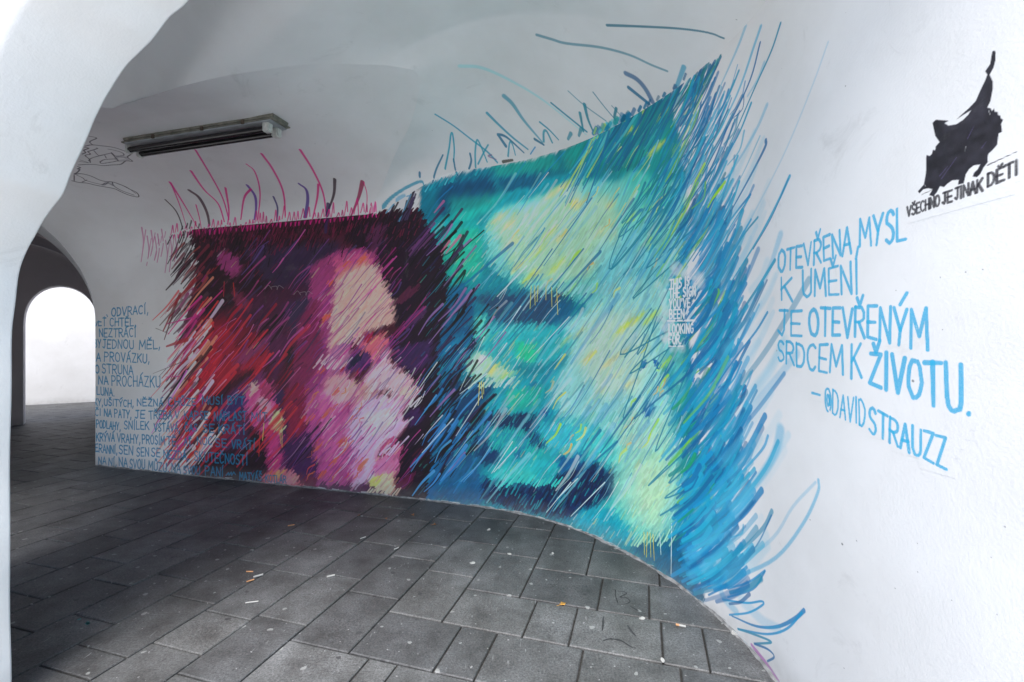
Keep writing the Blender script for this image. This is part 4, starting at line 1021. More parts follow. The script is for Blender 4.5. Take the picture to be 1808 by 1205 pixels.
for t_, c_ in (("THIS IS", [(1183, 511, 16), (1217, 504, 16)]), ("THE SIGN", [(1182, 527, 16), (1228, 522, 16)]), ("YOU'VE", [(1182, 545, 15.5), (1218, 542.5, 15.5)]), ("BEEN", [(1182, 563, 15.5), (1208, 562, 15.5)]), ("LOOKING", [(1181, 589.5, 16), (1224, 588, 16)]), ("FOR.", [(1181, 608, 16), (1203, 607, 16)])):
    letters(t_, c_, 3, WHt, 1.0, .12, .36, .004, thick=.21)
# line drawing in black ink on the far vault
Zd = lambda P: [(110 + a / 6.696, 180 + b / 6.696) for a, b in P]
for P, w_ in (([(320, 408), (405, 430), (325, 472), (360, 512)], 1.2), ([(270, 525), (350, 510), (450, 520), (560, 532), (650, 552), (740, 585), (808, 618), (770, 655), (828, 703), (750, 700), (690, 740), (580, 748), (480, 756), (380, 742), (280, 742), (190, 748)], 1.4),
              ([(540, 560), (620, 575), (700, 600), (728, 622), (715, 636), (630, 640), (580, 600)], 1), ([(585, 612), (625, 655), (662, 700)], 1.5), ([(300, 590), (410, 555), (405, 545)], 1.2), ([(375, 580), (430, 635), (495, 630), (520, 668)], .8), ([(310, 700), (350, 665), (500, 625), (585, 605)], .8),
              ([(445, 712), (500, 685), (640, 675)], 1), ([(445, 712), (475, 730), (660, 700)], 1), ([(300, 590), (330, 620), (270, 635), (320, 680), (330, 720)], 1.3), ([(265, 540), (310, 550), (255, 575), (275, 600), (235, 620)], 1.5), ([(215, 690), (310, 722), (200, 705)], .9), ([(180, 765), (212, 778), (180, 795), (205, 800), (178, 835), (140, 855)], 1.5),
              ([(140, 858), (230, 852), (340, 880), (440, 925), (520, 945), (590, 948), (700, 985), (800, 1035), (880, 1075), (900, 1125), (800, 1108), (700, 1068), (620, 1030), (520, 1010), (400, 988), (290, 962), (200, 955), (115, 935)], 1.4),
              ([(170, 868), (240, 900), (290, 935), (480, 980), (545, 952)], .9), ([(590, 950), (610, 995), (700, 1050), (850, 1105)], 1), ([(650, 968), (760, 1010), (870, 1085)], .8), ([(140, 870), (140, 935)], 1), ([(235, 950), (290, 925)], .8), ([(470, 985), (520, 960), (600, 990)], .8), ([(640, 650), (700, 655), (770, 655)], .8)):
    stroke(Zd(P), w_ + .5, w_ + .4, (28, 28, 34), .9, .2)
for P in ([(740, 690), (660, 700), (640, 655), (720, 650), (780, 690)], [(480, 985), (545, 955), (600, 990)]):
    stroke(Zd(P), 5, 5, (60, 66, 74), .35, .6)
stroke([(62, 424), (72, 426), (84, 432)], 2, 1.4, (20, 20, 24), .9, .2)
# nail holes, chips and scuffs in the white paint
stroke([(1261, 99), (1259, 107)], 3, 2.6, (60, 44, 34), .95, .2)
for (x, y, r) in ((1612, 673, 2.8), (1487, 961, 2.4), (1512, 955, 1), (1774, 930, 1.4), (1300, 35, 1), (1430, 918, 1), (1660, 490, 1), (1735, 476, 1.2), (1582, 513, .9), (1580, 1039, 1), (1750, 985, 1), (1680, 1060, 1), (1760, 1085, 1.1), (1664, 582, .9), (1490, 1180, 1), (1620, 1010, .9)):
    stroke([(x, y), (x + .8, y + .5)], r * 1.6, r * 1.3, (90, 90, 94), .8, .3)
for i in range(70):
    x, y = random.uniform(1400, 1805), random.uniform(100, 1190)
    stroke([(x, y), (x + random.uniform(-2, 3), y + random.uniform(2, 12))], random.uniform(.6, 1.6), .6, (246, 246, 246), .5, .4)
# ------------------------------------------------------------------ images and materials
def make_image(name, cv):
    im = bpy.data.images.new(name, cv.W, cv.H, alpha=False, float_buffer=False)
    px = np.ones((cv.H, cv.W, 4), np.float32)
    px[..., :3] = srgb(cv.a)
    im.pixels.foreach_set(px.ravel())
    im.update()
    im.pack()
    return im

def plaster(name, img=None, col=(.81, .815, .82), bump=.35, rough=.62, relief=1.0):
    m = bpy.data.materials.new(name); m.use_nodes = True
    n = m.node_tree; n.nodes.clear()
    N = lambda t: n.nodes.new(t)
    out = N('ShaderNodeOutputMaterial'); b = N('ShaderNodeBsdfPrincipled')
    n.links.new(b.outputs[0], out.inputs[0])
    b.inputs['Roughness'].default_value = rough
    geo = N('ShaderNodeNewGeometry')
    # faint wash of dirt in the paint
    ns = N('ShaderNodeTexNoise'); ns.inputs['Scale'].default_value = 1.7; ns.inputs['Detail'].default_value = 6; ns.inputs['Roughness'].default_value = .6
    n.links.new(geo.outputs['Position'], ns.inputs['Vector'])
    rp = N('ShaderNodeValToRGB'); rp.color_ramp.elements[0].position = .3; rp.color_ramp.elements[1].position = .62
    rp.color_ramp.elements[0].color = (.90, .895, .885, 1); rp.color_ramp.elements[1].color = (1, 1, 1, 1)
    n.links.new(ns.outputs[0], rp.inputs[0])
    mx = N('ShaderNodeMix'); mx.data_type = 'RGBA'; mx.blend_type = 'MULTIPLY'; mx.inputs[0].default_value = 1
    if img:
        t = N('ShaderNodeTexImage'); t.image = img; t.extension = 'EXTEND'; t.interpolation = 'Linear'
        uv = N('ShaderNodeUVMap'); uv.uv_map = 'UVMap'
        n.links.new(uv.outputs[0], t.inputs[0]); n.links.new(t.outputs[0], mx.inputs[6])
    else:
        mx.inputs[6].default_value = (*col, 1)
    n.links.new(rp.outputs[0], mx.inputs[7])
    # flecks of dirt, scuffs and a splash band near the ground
    vf_ = N('ShaderNodeTexVoronoi'); vf_.inputs['Scale'].default_value = 6.5; n.links.new(geo.outputs['Position'], vf_.inputs['Vector'])
    lt = N('ShaderNodeMath'); lt.operation = 'LESS_THAN'; lt.inputs[1].default_value = .022; n.links.new(vf_.outputs['Distance'], lt.inputs[0])
    sz = N('ShaderNodeSeparateXYZ'); n.links.new(geo.outputs['Position'], sz.inputs[0])
    gr = N('ShaderNodeMapRange'); gr.inputs[1].default_value = .0; gr.inputs[2].default_value = .16; gr.inputs[3].default_value = .62; gr.inputs[4].default_value = 0; n.links.new(sz.outputs[2], gr.inputs[0])
    gn = N('ShaderNodeTexNoise'); gn.inputs['Scale'].default_value = 14; gn.inputs['Detail'].default_value = 6; n.links.new(geo.outputs['Position'], gn.inputs['Vector'])
    gm = N('ShaderNodeMath'); gm.operation = 'MULTIPLY'; gm.use_clamp = True; n.links.new(gr.outputs[0], gm.inputs[0]); n.links.new(gn.outputs[0], gm.inputs[1])
    sc_n = N('ShaderNodeTexNoise'); sc_n.inputs['Scale'].default_value = 2.6; sc_n.inputs['Detail'].default_value = 9; sc_n.inputs['Roughness'].default_value = .72; sc_n.inputs['Distortion'].default_value = 1.5; n.links.new(geo.outputs['Position'], sc_n.inputs['Vector'])
    sr = N('ShaderNodeMapRange'); sr.inputs[1].default_value = .60; sr.inputs[2].default_value = .74; sr.inputs[3].default_value = 0; sr.inputs[4].default_value = .22; n.links.new(sc_n.outputs[0], sr.inputs[0])
    m1 = N('ShaderNodeMath'); m1.operation = 'MAXIMUM'; n.links.new(gm.outputs[0], m1.inputs[0]); n.links.new(sr.outputs[0], m1.inputs[1])
    l2 = N('ShaderNodeMath'); l2.operation = 'MULTIPLY'; l2.inputs[1].default_value = .55; n.links.new(lt.outputs[0], l2.inputs[0])
    m2 = N('ShaderNodeMath'); m2.operation = 'MAXIMUM'; n.links.new(m1.outputs[0], m2.inputs[0]); n.links.new(l2.outputs[0], m2.inputs[1])
    md = N('ShaderNodeMix'); md.data_type = 'RGBA'; md.inputs[7].default_value = (.22, .215, .205, 1)
    n.links.new(m2.outputs[0], md.inputs[0]); n.links.new(mx.outputs[2], md.inputs[6]); n.links.new(md.outputs[2], b.inputs['Base Color'])
    # relief: rolled paint grain, trowel waves, a few lumps
    g1 = N('ShaderNodeTexNoise'); g1.inputs['Scale'].default_value = 120; g1.inputs['Detail'].default_value = 3
    g2 = N('ShaderNodeTexNoise'); g2.inputs['Scale'].default_value = 7; g2.inputs['Detail'].default_value = 5; g2.inputs['Distortion'].default_value = .6
    g3 = N('ShaderNodeTexVoronoi'); g3.inputs['Scale'].default_value = 38; g3.feature = 'SMOOTH_F1'
    for g in (g1, g2, g3): n.links.new(geo.outputs['Position'], g.inputs['Vector'])
    a1 = N('ShaderNodeMath'); a1.operation = 'MULTIPLY_ADD'; a1.inputs[1].default_value = 1.6 * relief
    n.links.new(g2.outputs[0], a1.inputs[0]); n.links.new(g1.outputs[0], a1.inputs[2])
    a2 = N('ShaderNodeMath'); a2.operation = 'MULTIPLY_ADD'; a2.inputs[1].default_value = .22
    n.links.new(g3.outputs[0], a2.inputs[0]); n.links.new(a1.outputs[0], a2.inputs[2])
    bp = N('ShaderNodeBump'); bp.inputs['Strength'].default_value = bump; bp.inputs['Distance'].default_value = .0035
    n.links.new(a2.outputs[0], bp.inputs['Height']); n.links.new(bp.outputs[0], b.inputs['Normal'])
    return m

def simple(name, col, rough=.6, metal=0, noise=0, scale=20, bump=0):
    m = bpy.data.materials.new(name); m.use_nodes = True
    n = m.node_tree; b = n.nodes['Principled BSDF']
    b.inputs['Base Color'].default_value = (*col, 1); b.inputs['Roughness'].default_value = rough; b.inputs['Metallic'].default_value = metal
    geo = n.nodes.new('ShaderNodeTexCoord')
    if noise or bump:
        ns = n.nodes.new('ShaderNodeTexNoise'); ns.inputs['Scale'].default_value = scale; ns.inputs['Detail'].default_value = 6
        n.links.new(geo.outputs['Object'], ns.inputs['Vector'])
        rp = n.nodes.new('ShaderNodeValToRGB'); rp.color_ramp.elements[0].position = .3; rp.color_ramp.elements[1].position = .7
        rp.color_ramp.elements[0].color = (*[c * (1 - noise) for c in col], 1); rp.color_ramp.elements[1].color = (*[min(1, c * (1 + noise)) for c in col], 1)
        n.links.new(ns.outputs[0], rp.inputs[0]); n.links.new(rp.outputs[0], b.inputs['Base Color'])
        if bump:
            bp = n.nodes.new('ShaderNodeBump'); bp.inputs['Strength'].default_value = bump; bp.inputs['Distance'].default_value = .004
            n.links.new(ns.outputs[0], bp.inputs['Height']); n.links.new(bp.outputs[0], b.inputs['Normal'])
    return m

IMW, IMF, IMN = make_image('painted wall colours', CW), make_image('far vault colours', CF), make_image('near vault colours', CN)
M_wall = plaster('painted plaster', IMW, bump=.17)
M_far = plaster('far vault plaster', IMF, bump=.15)
M_near = plaster('near vault plaster', IMN, bump=.15)
M_white = plaster('white plaster', col=(.80, .81, .82), bump=.25)
M_court = plaster('weathered courtyard plaster', col=(.70, .71, .72), bump=.3)
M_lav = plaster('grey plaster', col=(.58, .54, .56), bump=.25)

# ------------------------------------------------------------------ painted wall (foot follows the curve in plan)
def wall_arrays(s0, s1, ds, off, keep=None, nh=116, hmin=0.0, hfun=None):
    ss = np.linspace(s0, s1, int((s1 - s0) / ds) + 2)
    nx, ny = path_normal(ss); x, y = path_at(ss); top = wall_top(ss) if hfun is None else hfun(ss)
    V, UV = [], []
    for i in range(len(ss)):
        h = np.linspace(hmin, top[i], nh)
        V.append(np.stack([np.full(nh, x[i] + nx[i] * off), np.full(nh, y[i] + ny[i] * off), h], 1))
        UV.append(np.stack([np.full(nh, ss[i] / TM / CW.W), h / TM / CW.H], 1))
    V = np.concatenate(V); UV = np.concatenate(UV); F = grid_faces(len(ss), nh)
    if keep is not None:
        Fk = []
        for q in F:
            c = V[list(q)].mean(0)
            if keep(CX + FPX * c[0] / c[1], CY - (c[2] - CAM_H) / c[1] * FPX): Fk.append(q)
        used = sorted({i for q in Fk for i in q}); mp_ = {a: b for b, a in enumerate(used)}
        V = V[used]; UV = UV[used]; F = [tuple(mp_[i] for i in q) for q in Fk]
    return V, F, UV
V, F, UV = wall_arrays(0, S_END, .02, 0)
wall = mesh_obj('painted_wall', V, F, M_wall, None, True, UV)
tag(wall, 'white plaster wall curving round a corner, painted with two spray paint portraits and blue writing', 'wall')
M_mort = simple('dirty mortar', (.20, .205, .21), .95, 0, .45, 26, .9)
ss = np.linspace(0, S_END, 420); x, y = path_at(ss); nx, ny = path_normal(ss)
V = []
for i in range(420):
    k = .010 + .007 * math.sin(i * .7) * math.sin(i * .23) + random.uniform(-.003, .003); hh = .008 + .005 * math.sin(i * .37) + random.uniform(-.002, .002)
    V += [(x[i] + nx[i] * .0006, y[i] + ny[i] * .0006, hh), (x[i] + nx[i] * k * .5, y[i] + ny[i] * k * .5, hh * .45), (x[i] + nx[i] * (k + .004), y[i] + ny[i] * (k + .004), -.002)]
mesh_obj('mortar_fillet', V, grid_faces(420, 3), M_mort, wall, True)
def inpoly(poly):
    P = np.array(poly, float)
    def f(x, y):
        r = False; n = len(P)
        for i in range(n):
            a, b = P[i], P[(i + 1) % n]
            if (a[1] > y) != (b[1] > y) and x < (b[0] - a[0]) * (y - a[1]) / (b[1] - a[1]) + a[0]: r = not r
        return r
    return f
def paint_part(name, poly, label, ds=.02, nh=112):
    ss = [float(wall_hit(p[0], p[1])[0]) for p in poly]
    V, F, UV = wall_arrays(max(0.002, min(ss) - .05), min(S_END, max(ss) + .05), ds, .0004, inpoly(poly), nh)
    o = mesh_obj(name, V, F, M_wall, wall, True, UV)
    o['label'] = label
    return o
paint_part('mural_portrait', [(300, 425), (330, 405), (741, 372), (790, 420), (790, 540), (770, 700), (745, 900), (600, 900), (505, 864), (505, 690), (440, 690), (440, 680), (300, 680)], 'portrait of a face in profile in magenta, purple and dark maroon strokes')
paint_part('mural_portrait', [(742, 332), (900, 284), (1060, 236), (1240, 130), (1300, 200), (1290, 480), (1240, 470), (1170, 470), (1168, 618), (1240, 618), (1300, 600), (1300, 860), (1300, 1080), (1200, 1060), (900, 940), (748, 910), (772, 700), (792, 540), (792, 420)], 'large face in teal, aqua and yellow strokes with a blue fringe')
paint_part('lettering', [(169, 530), (270, 524), (288, 690), (439, 690), (503, 700), (503, 866), (169, 840)], 'poem written in thin blue marker capitals', .01)
paint_part('lettering', [(1368, 440), (1510, 370), (1604, 360), (1604, 520), (1645, 560), (1722, 640), (1722, 760), (1680, 840), (1640, 830), (1430, 700), (1366, 660)], 'quotation in bright blue marker capitals', .012)
paint_part('stencil', [(1166, 472), (1238, 472), (1238, 616), (1166, 616)], 'white sprayed stencil reading THIS IS THE SIGN', .006, 200)
paint_part('stencil', [(1596, 90), (1800, 84), (1802, 330), (1600, 396)], 'black stencil of a spiky long tailed animal over a line of black capitals', .01)

# ------------------------------------------------------------------ ceiling vaults
vf = mesh_obj('far_ceiling', FV, FF, M_far, None, True, FUV); tag(vf, kind='structure')
vn = mesh_obj('near_ceiling', NV, NF, M_near, None, True, NUV); tag(vn, kind='structure')
# ------------------------------------------------------------------ front arcade wall with its two arches (plane v = 2.5 .. 2.8)
VB, VFr = 2.50, 2.80
def on_plane_v(px, py, v0):
    rx, rh = ray(px, py)
    _, vc = xy2uv(0, 0); d = rx * EV[0] + EV[1]
    t = (v0 - vc) / d
    u, v = xy2uv(rx * t, t)
    return float(u), float(CAM_H + rh * t)
EDGE = [(21, 700), (21.5, 624), (24, 579), (30, 539), (37, 482), (50, 445), (66, 416), (78, 394), (98, 366), (114, 345), (128, 309), (143, 276), (156, 246), (169, 212), (182, 184), (196, 159), (222, 119), (247, 94), (272, 70), (302, 33), (340, 0)]
A1 = [on_plane_v(x, y, VB) for x, y in EDGE]
u0 = A1[0][0]
A1 = [(u0, h) for h in np.linspace(0, A1[0][1] - .1, 8)] + A1
ue, he = A1[-1]
A1 += [(4.75, he + .21), (5.05, he + .40), (5.4, he + .56), (5.8, he + .64), (6.15, he + .60), (6.5, he + .46), (6.76, he + .26)]
A1 = catmull(A1, 4)
def arch_simple(ul, ur, spring, apex, n=28):
    c = (ul + ur) / 2; r = (ur - ul) / 2
    out = [(ul, h) for h in np.linspace(0, spring, 6)[:-1]]
    out += [(c - r * math.cos(t), spring + (apex - spring) * math.sin(t)) for t in np.linspace(0, math.pi, n)]
    out += [(ur, h) for h in np.linspace(spring, 0, 6)[1:]]
    return np.array(out)
A2 = arch_simple(-1.2, 1.95, 1.1, 2.2)
TOPH = 5.2
def P3(u, v, h):
    x, y = uv2xy(u, v); return (float(x), float(y), float(h))
def normals2(A):
    d = np.gradient(A, axis=0); L = np.hypot(d[:, 0], d[:, 1]) + 1e-9
    return np.stack([-d[:, 1] / L, d[:, 0] / L], 1)          # out of the opening (into masonry)
verts, faces, r_ = [], [], .03
def add(vs, q):
    b = len(verts); verts.extend(vs); faces.extend([tuple(b + i for i in f) for f in q])
for A, closed in ((A1, False), (A2, True)):
    N2 = normals2(A)
    sec = []                                       # (v, outward offset) rounded arrises
    for a in np.linspace(0, 90, 6): sec.append((VB + r_ * (1 - math.sin(math.radians(a))), r_ * (1 - math.cos(math.radians(a)))))
    rb = .010
    sec = [(VB + rb - rb * math.cos(math.radians(a)), rb - rb * math.sin(math.radians(a))) for a in np.linspace(0, 90, 6)]
    sec += [(VB + .1, 0), (VB + .2, 0)]
    sec += [(VFr - r_ + r_ * math.sin(math.radians(a)), r_ - r_ * math.cos(math.radians(a))) for a in np.linspace(0, 90, 6)]
    V = []
    for (u, h), nn in zip(A, N2):
        for (v, off) in sec:
            wob = .004 * math.sin(h * 5.1 + u * 3) + .003 * math.sin(h * 11 + v * 9)
            V.append(P3(u + nn[0] * (off + wob), v, max(0, h + nn[1] * (off + wob))))
    add(V, grid_faces(len(A), len(sec)))
    for vv, fl in ((VFr, False), (VB, True)):      # faces above the opening
        V = []
        rr_ = r_ if vv == VFr else .010
        for (u, h), nn in zip(A, N2):
            uu, hh = u + nn[0] * rr_, h + nn[1] * rr_
            for k in (0, .5, 1): V.append(P3(uu, vv, hh + (TOPH - hh) * k))
        add(V, grid_faces(len(A), 3, fl))
for ul, ur in ((A2[-1][0] + r_, A1[0][0] - r_), (-1.8, A2[0][0] - r_), (-1.8, -1.8)):
    if ul == ur: continue
    for vv in (VFr, VB):
        add([P3(ul, vv, 0), P3(ur, vv, 0), P3(ur, vv, TOPH), P3(ul, vv, TOPH)], [(0, 1, 2, 3)])
front = mesh_obj('arcade_front', verts, faces, M_white, None, False)
for p in front.data.polygons: p.use_smooth = True
_m = front.modifiers.new('weld', 'WELD'); _m.merge_threshold = .0008
_m = front.modifiers.new('edges', 'EDGE_SPLIT'); _m.split_angle = math.radians(35)
tag(front, 'thick white arcade wall with round arches, its pier rising at the left picture edge', 'arcade')

# right-hand end of the arcade: the wall turns the corner and carries on as facade
ex, ey = path_at(S_END); eu, ev = xy2uv(ex, ey)
V = [(float(ex), float(ey), 0), P3(9.5, ev, 0), P3(9.5, ev, TOPH), (float(ex), float(ey), TOPH)]
fr = mesh_obj('facade', V, [(0, 1, 2, 3)], M_white); tag(fr, 'white rendered facade beyond the right end of the painted wall', 'wall')
ss = np.linspace(S_ARCH - .02, S_END, 40); x, y = path_at(ss)
V = []
for a, b in zip(x, y): V += [(a, b, 2.79), (a, b, TOPH)]
mesh_obj('pier_face', V, grid_faces(40, 2), M_white, fr, True)

# ------------------------------------------------------------------ transverse arch at the far end of the wall, and the bays beyond
Dv = np.array([-.672, .7405]); Ev = np.array([.7405, .672])
P0 = O2.copy()
def prof(c, r, spring, n=40, ry=None):
    ry = ry or r
    out = [(c - r, h) for h in np.linspace(0, spring, 5)[:-1]]
    out += [(c - r * math.cos(t), spring + ry * math.sin(t)) for t in np.linspace(0, math.pi, n)]
    return out + [(c + r, h) for h in np.linspace(spring, 0, 5)[1:]]
pr = prof(1.25, 1.25, 1.6)
V = []
for v, h in pr:
    for L in np.linspace(0, 1.0, 8):
        p = P0 + EV * v + Dv * L
        V.append((p[0], p[1], h))
ta = mesh_obj('transverse_arch', V, grid_faces(len(pr), 8), M_white, None, True)
tag(ta, 'low round arch spanning the passage at the far end of the painted wall', 'arch')
# next bay: wider barrel with a rib, ending in a wall with a small arched doorway
def DE(d, e, h):
    p = P0 + Dv * d + Ev * e
    return (float(p[0]), float(p[1]), float(h))
LW = 4.16
pr = [(-2.75, 0), (-2.75, .8)] + [(-1.15 - 1.6 * math.cos(t), 1.45 + 1.62 * math.sin(t)) for t in np.linspace(0, math.pi, 40)] + [(.45, .8), (.45, 0)]
V = [DE(L, e, h) for e, h in pr for L in np.linspace(.95, LW, 14)]
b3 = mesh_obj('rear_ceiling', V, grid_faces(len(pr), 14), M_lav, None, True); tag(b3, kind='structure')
for L_ in (2.5,):
    V = []
    for e, h in pr:
        k = .93
        for (dl, kk) in ((-.09, 1.0), (-.09, k), (.09, k), (.09, 1.0)):
            V.append(DE(L_ + dl, -1.15 + (e + 1.15) * kk, h if h < 1.2 else 1.2 + (h - 1.2) * (kk * .5 + .5)))
    mesh_obj('ceiling_rib', V, grid_faces(len(pr), 4), M_lav, b3, False)
# wall closing the bay round the transverse arch
ring = [(-2.75, 3.3), (.45, 3.3)]
# end wall with doorway
dc, dr = -.51 + 0.0, .46
qd = (np.array([-8.16, 7.6]) - P0); qe = float(qd @ Ev); qdd = float(qd @ Dv)
LW = qdd
c0, c1 = qe, qe + .92
door = [(c0, h) for h in np.linspace(0, 1.62, 6)]
door += [(c0 + .46 - .46 * math.cos(t) * (1 if True else 1), 1.66 + .70 * math.sin(t) ** .85) for t in np.linspace(.02, math.pi - .02, 28)]
door += [(c1, h) for h in np.linspace(1.62, 0, 6)]
verts, faces = [], []
for dd in (LW, LW + .3):
    V = []
    for e, h in door:
        V += [DE(dd, e, h), DE(dd, e, 4.6)]
    add(V, grid_faces(len(door), 2))
    add([DE(dd, -6, 0), DE(dd, c0, 0), DE(dd, c0, 4.6), DE(dd, -6, 4.6)], [(0, 1, 2, 3)])
    add([DE(dd, c1, 0), DE(dd, 4, 0), DE(dd, 4, 4.6), DE(dd, c1, 4.6)], [(0, 1, 2, 3)])
V = []
for e, h in door:
    for dd in (LW, LW + .15, LW + .3): V.append(DE(dd, e, h))
add(V, grid_faces(len(door), 3))
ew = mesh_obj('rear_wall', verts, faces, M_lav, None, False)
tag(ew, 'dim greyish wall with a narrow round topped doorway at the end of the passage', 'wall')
# bright courtyard wall beyond the doorway
Wc = [(-15.5, 7.28), (-12.6, 8.86), (-10.75, 9.87), (-9.6, 10.5), (-6.5, 12.2)]
V = []
for a, b in Wc: V += [(a, b, 0), (a, b, 2.2), (a, b, 4.2)]
for a, b in Wc: V += [(a - .15, b + .27, 4.2), (a - .15, b + .27, 0), (a - .15, b + .27, 0)]
cw = mesh_obj('courtyard_wall', V[:15], grid_faces(5, 3), M_court)
V2 = [(a, b, 4.2) for a, b in Wc] + [(a - .15, b + .27, 4.2) for a, b in Wc]
mesh_obj('coping', V2, [(i, i + 1, i + 6, i + 5) for i in range(4)], M_white, cw)
tag(cw, 'brightly lit white wall outside, seen through the far doorway', 'wall')

# unseen block added over the vaults to keep sky light out of the passage
def slab(name, pts, z0, z1, mat):
    n = len(pts)
    V = [(a, b, z0) for a, b in pts] + [(a, b, z1) for a, b in pts]
    F = [tuple(range(n))[::-1], tuple(range(n, 2 * n))] + [(i, (i + 1) % n, n + (i + 1) % n, n + i) for i in range(n)]
    return mesh_obj(name, V, F, mat)
pl = [P3(-1.8, 2.79, 0)[:2], P3(9.5, 2.79, 0)[:2], P3(9.5, -2.5, 0)[:2], P3(.6, -2.5, 0)[:2], DE(LW + .29, 2.5, 0)[:2], DE(LW + .29, -5, 0)[:2], DE(.5, -5.0, 0)[:2]]
up = slab('sky_blocker', pl, 3.62, TOPH - .02, M_white); tag(up, 'unseen white building carried on the arches', 'blocker')
# side walls hidden from here but closing the rooms
V = [P3(-1.8, 2.5, 0), DE(1.0, -2.76, 0), DE(1.0, -2.76, 3.64), P3(-1.8, 2.5, 3.64)]
sw = mesh_obj('side_wall', V, [(0, 1, 2, 3)], M_white); tag(sw, 'white wall closing the passage at its far left side', 'wall')
V = [P3(0, 0, 0), P3(9.5, -2.4, 0), P3(9.5, -2.4, 3.64), P3(0, 0, 3.64)]
V = [P3(-.05, -.12, 0), P3(6, -.12, 0), P3(9.4, 1, 0), P3(9.4, 1, 3.64), P3(6, -.12, 3.64), P3(-.05, -.12, 3.64)]
bw = mesh_obj('core_wall', V, [(0, 1, 4, 5), (1, 2, 3, 4)], M_white, wall)
V = [DE(.99, -2.75, 0), DE(.99, -2.75, 3.64)]
# back of the transverse arch (facing the rear bay)
verts, faces = [], []
pr2 = prof(1.25, 1.25, 1.6)
V = []
for v, h in pr2:
    p = P0 + EV * v + Dv * 1.0
    V += [(p[0], p[1], h), (p[0], p[1], 3.64)]
add(V, grid_faces(len(pr2), 2))
p = P0 + Dv * 1.0; q = DE(1.0, .5, 0)
add([(p[0], p[1], 0), (q[0], q[1], 0), (q[0], q[1], 3.64), (p[0], p[1], 3.64)], [(0, 1, 2, 3)])
p = P0 + EV * 2.5 + Dv * 1.0; q = DE(1.0, -2.9, 0)
add([(p[0], p[1], 0), (q[0], q[1], 0), (q[0], q[1], 3.64), (p[0], p[1], 3.64)], [(0, 1, 2, 3)])
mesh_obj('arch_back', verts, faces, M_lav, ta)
# ------------------------------------------------------------------ paving
AX, AZ = .2809, .9597
def pq2xy(p, q): return p * AZ + q * AX, -p * AX + q * AZ
def xy2pq(x, y): return x * AZ - y * AX, x * AX + y * AZ

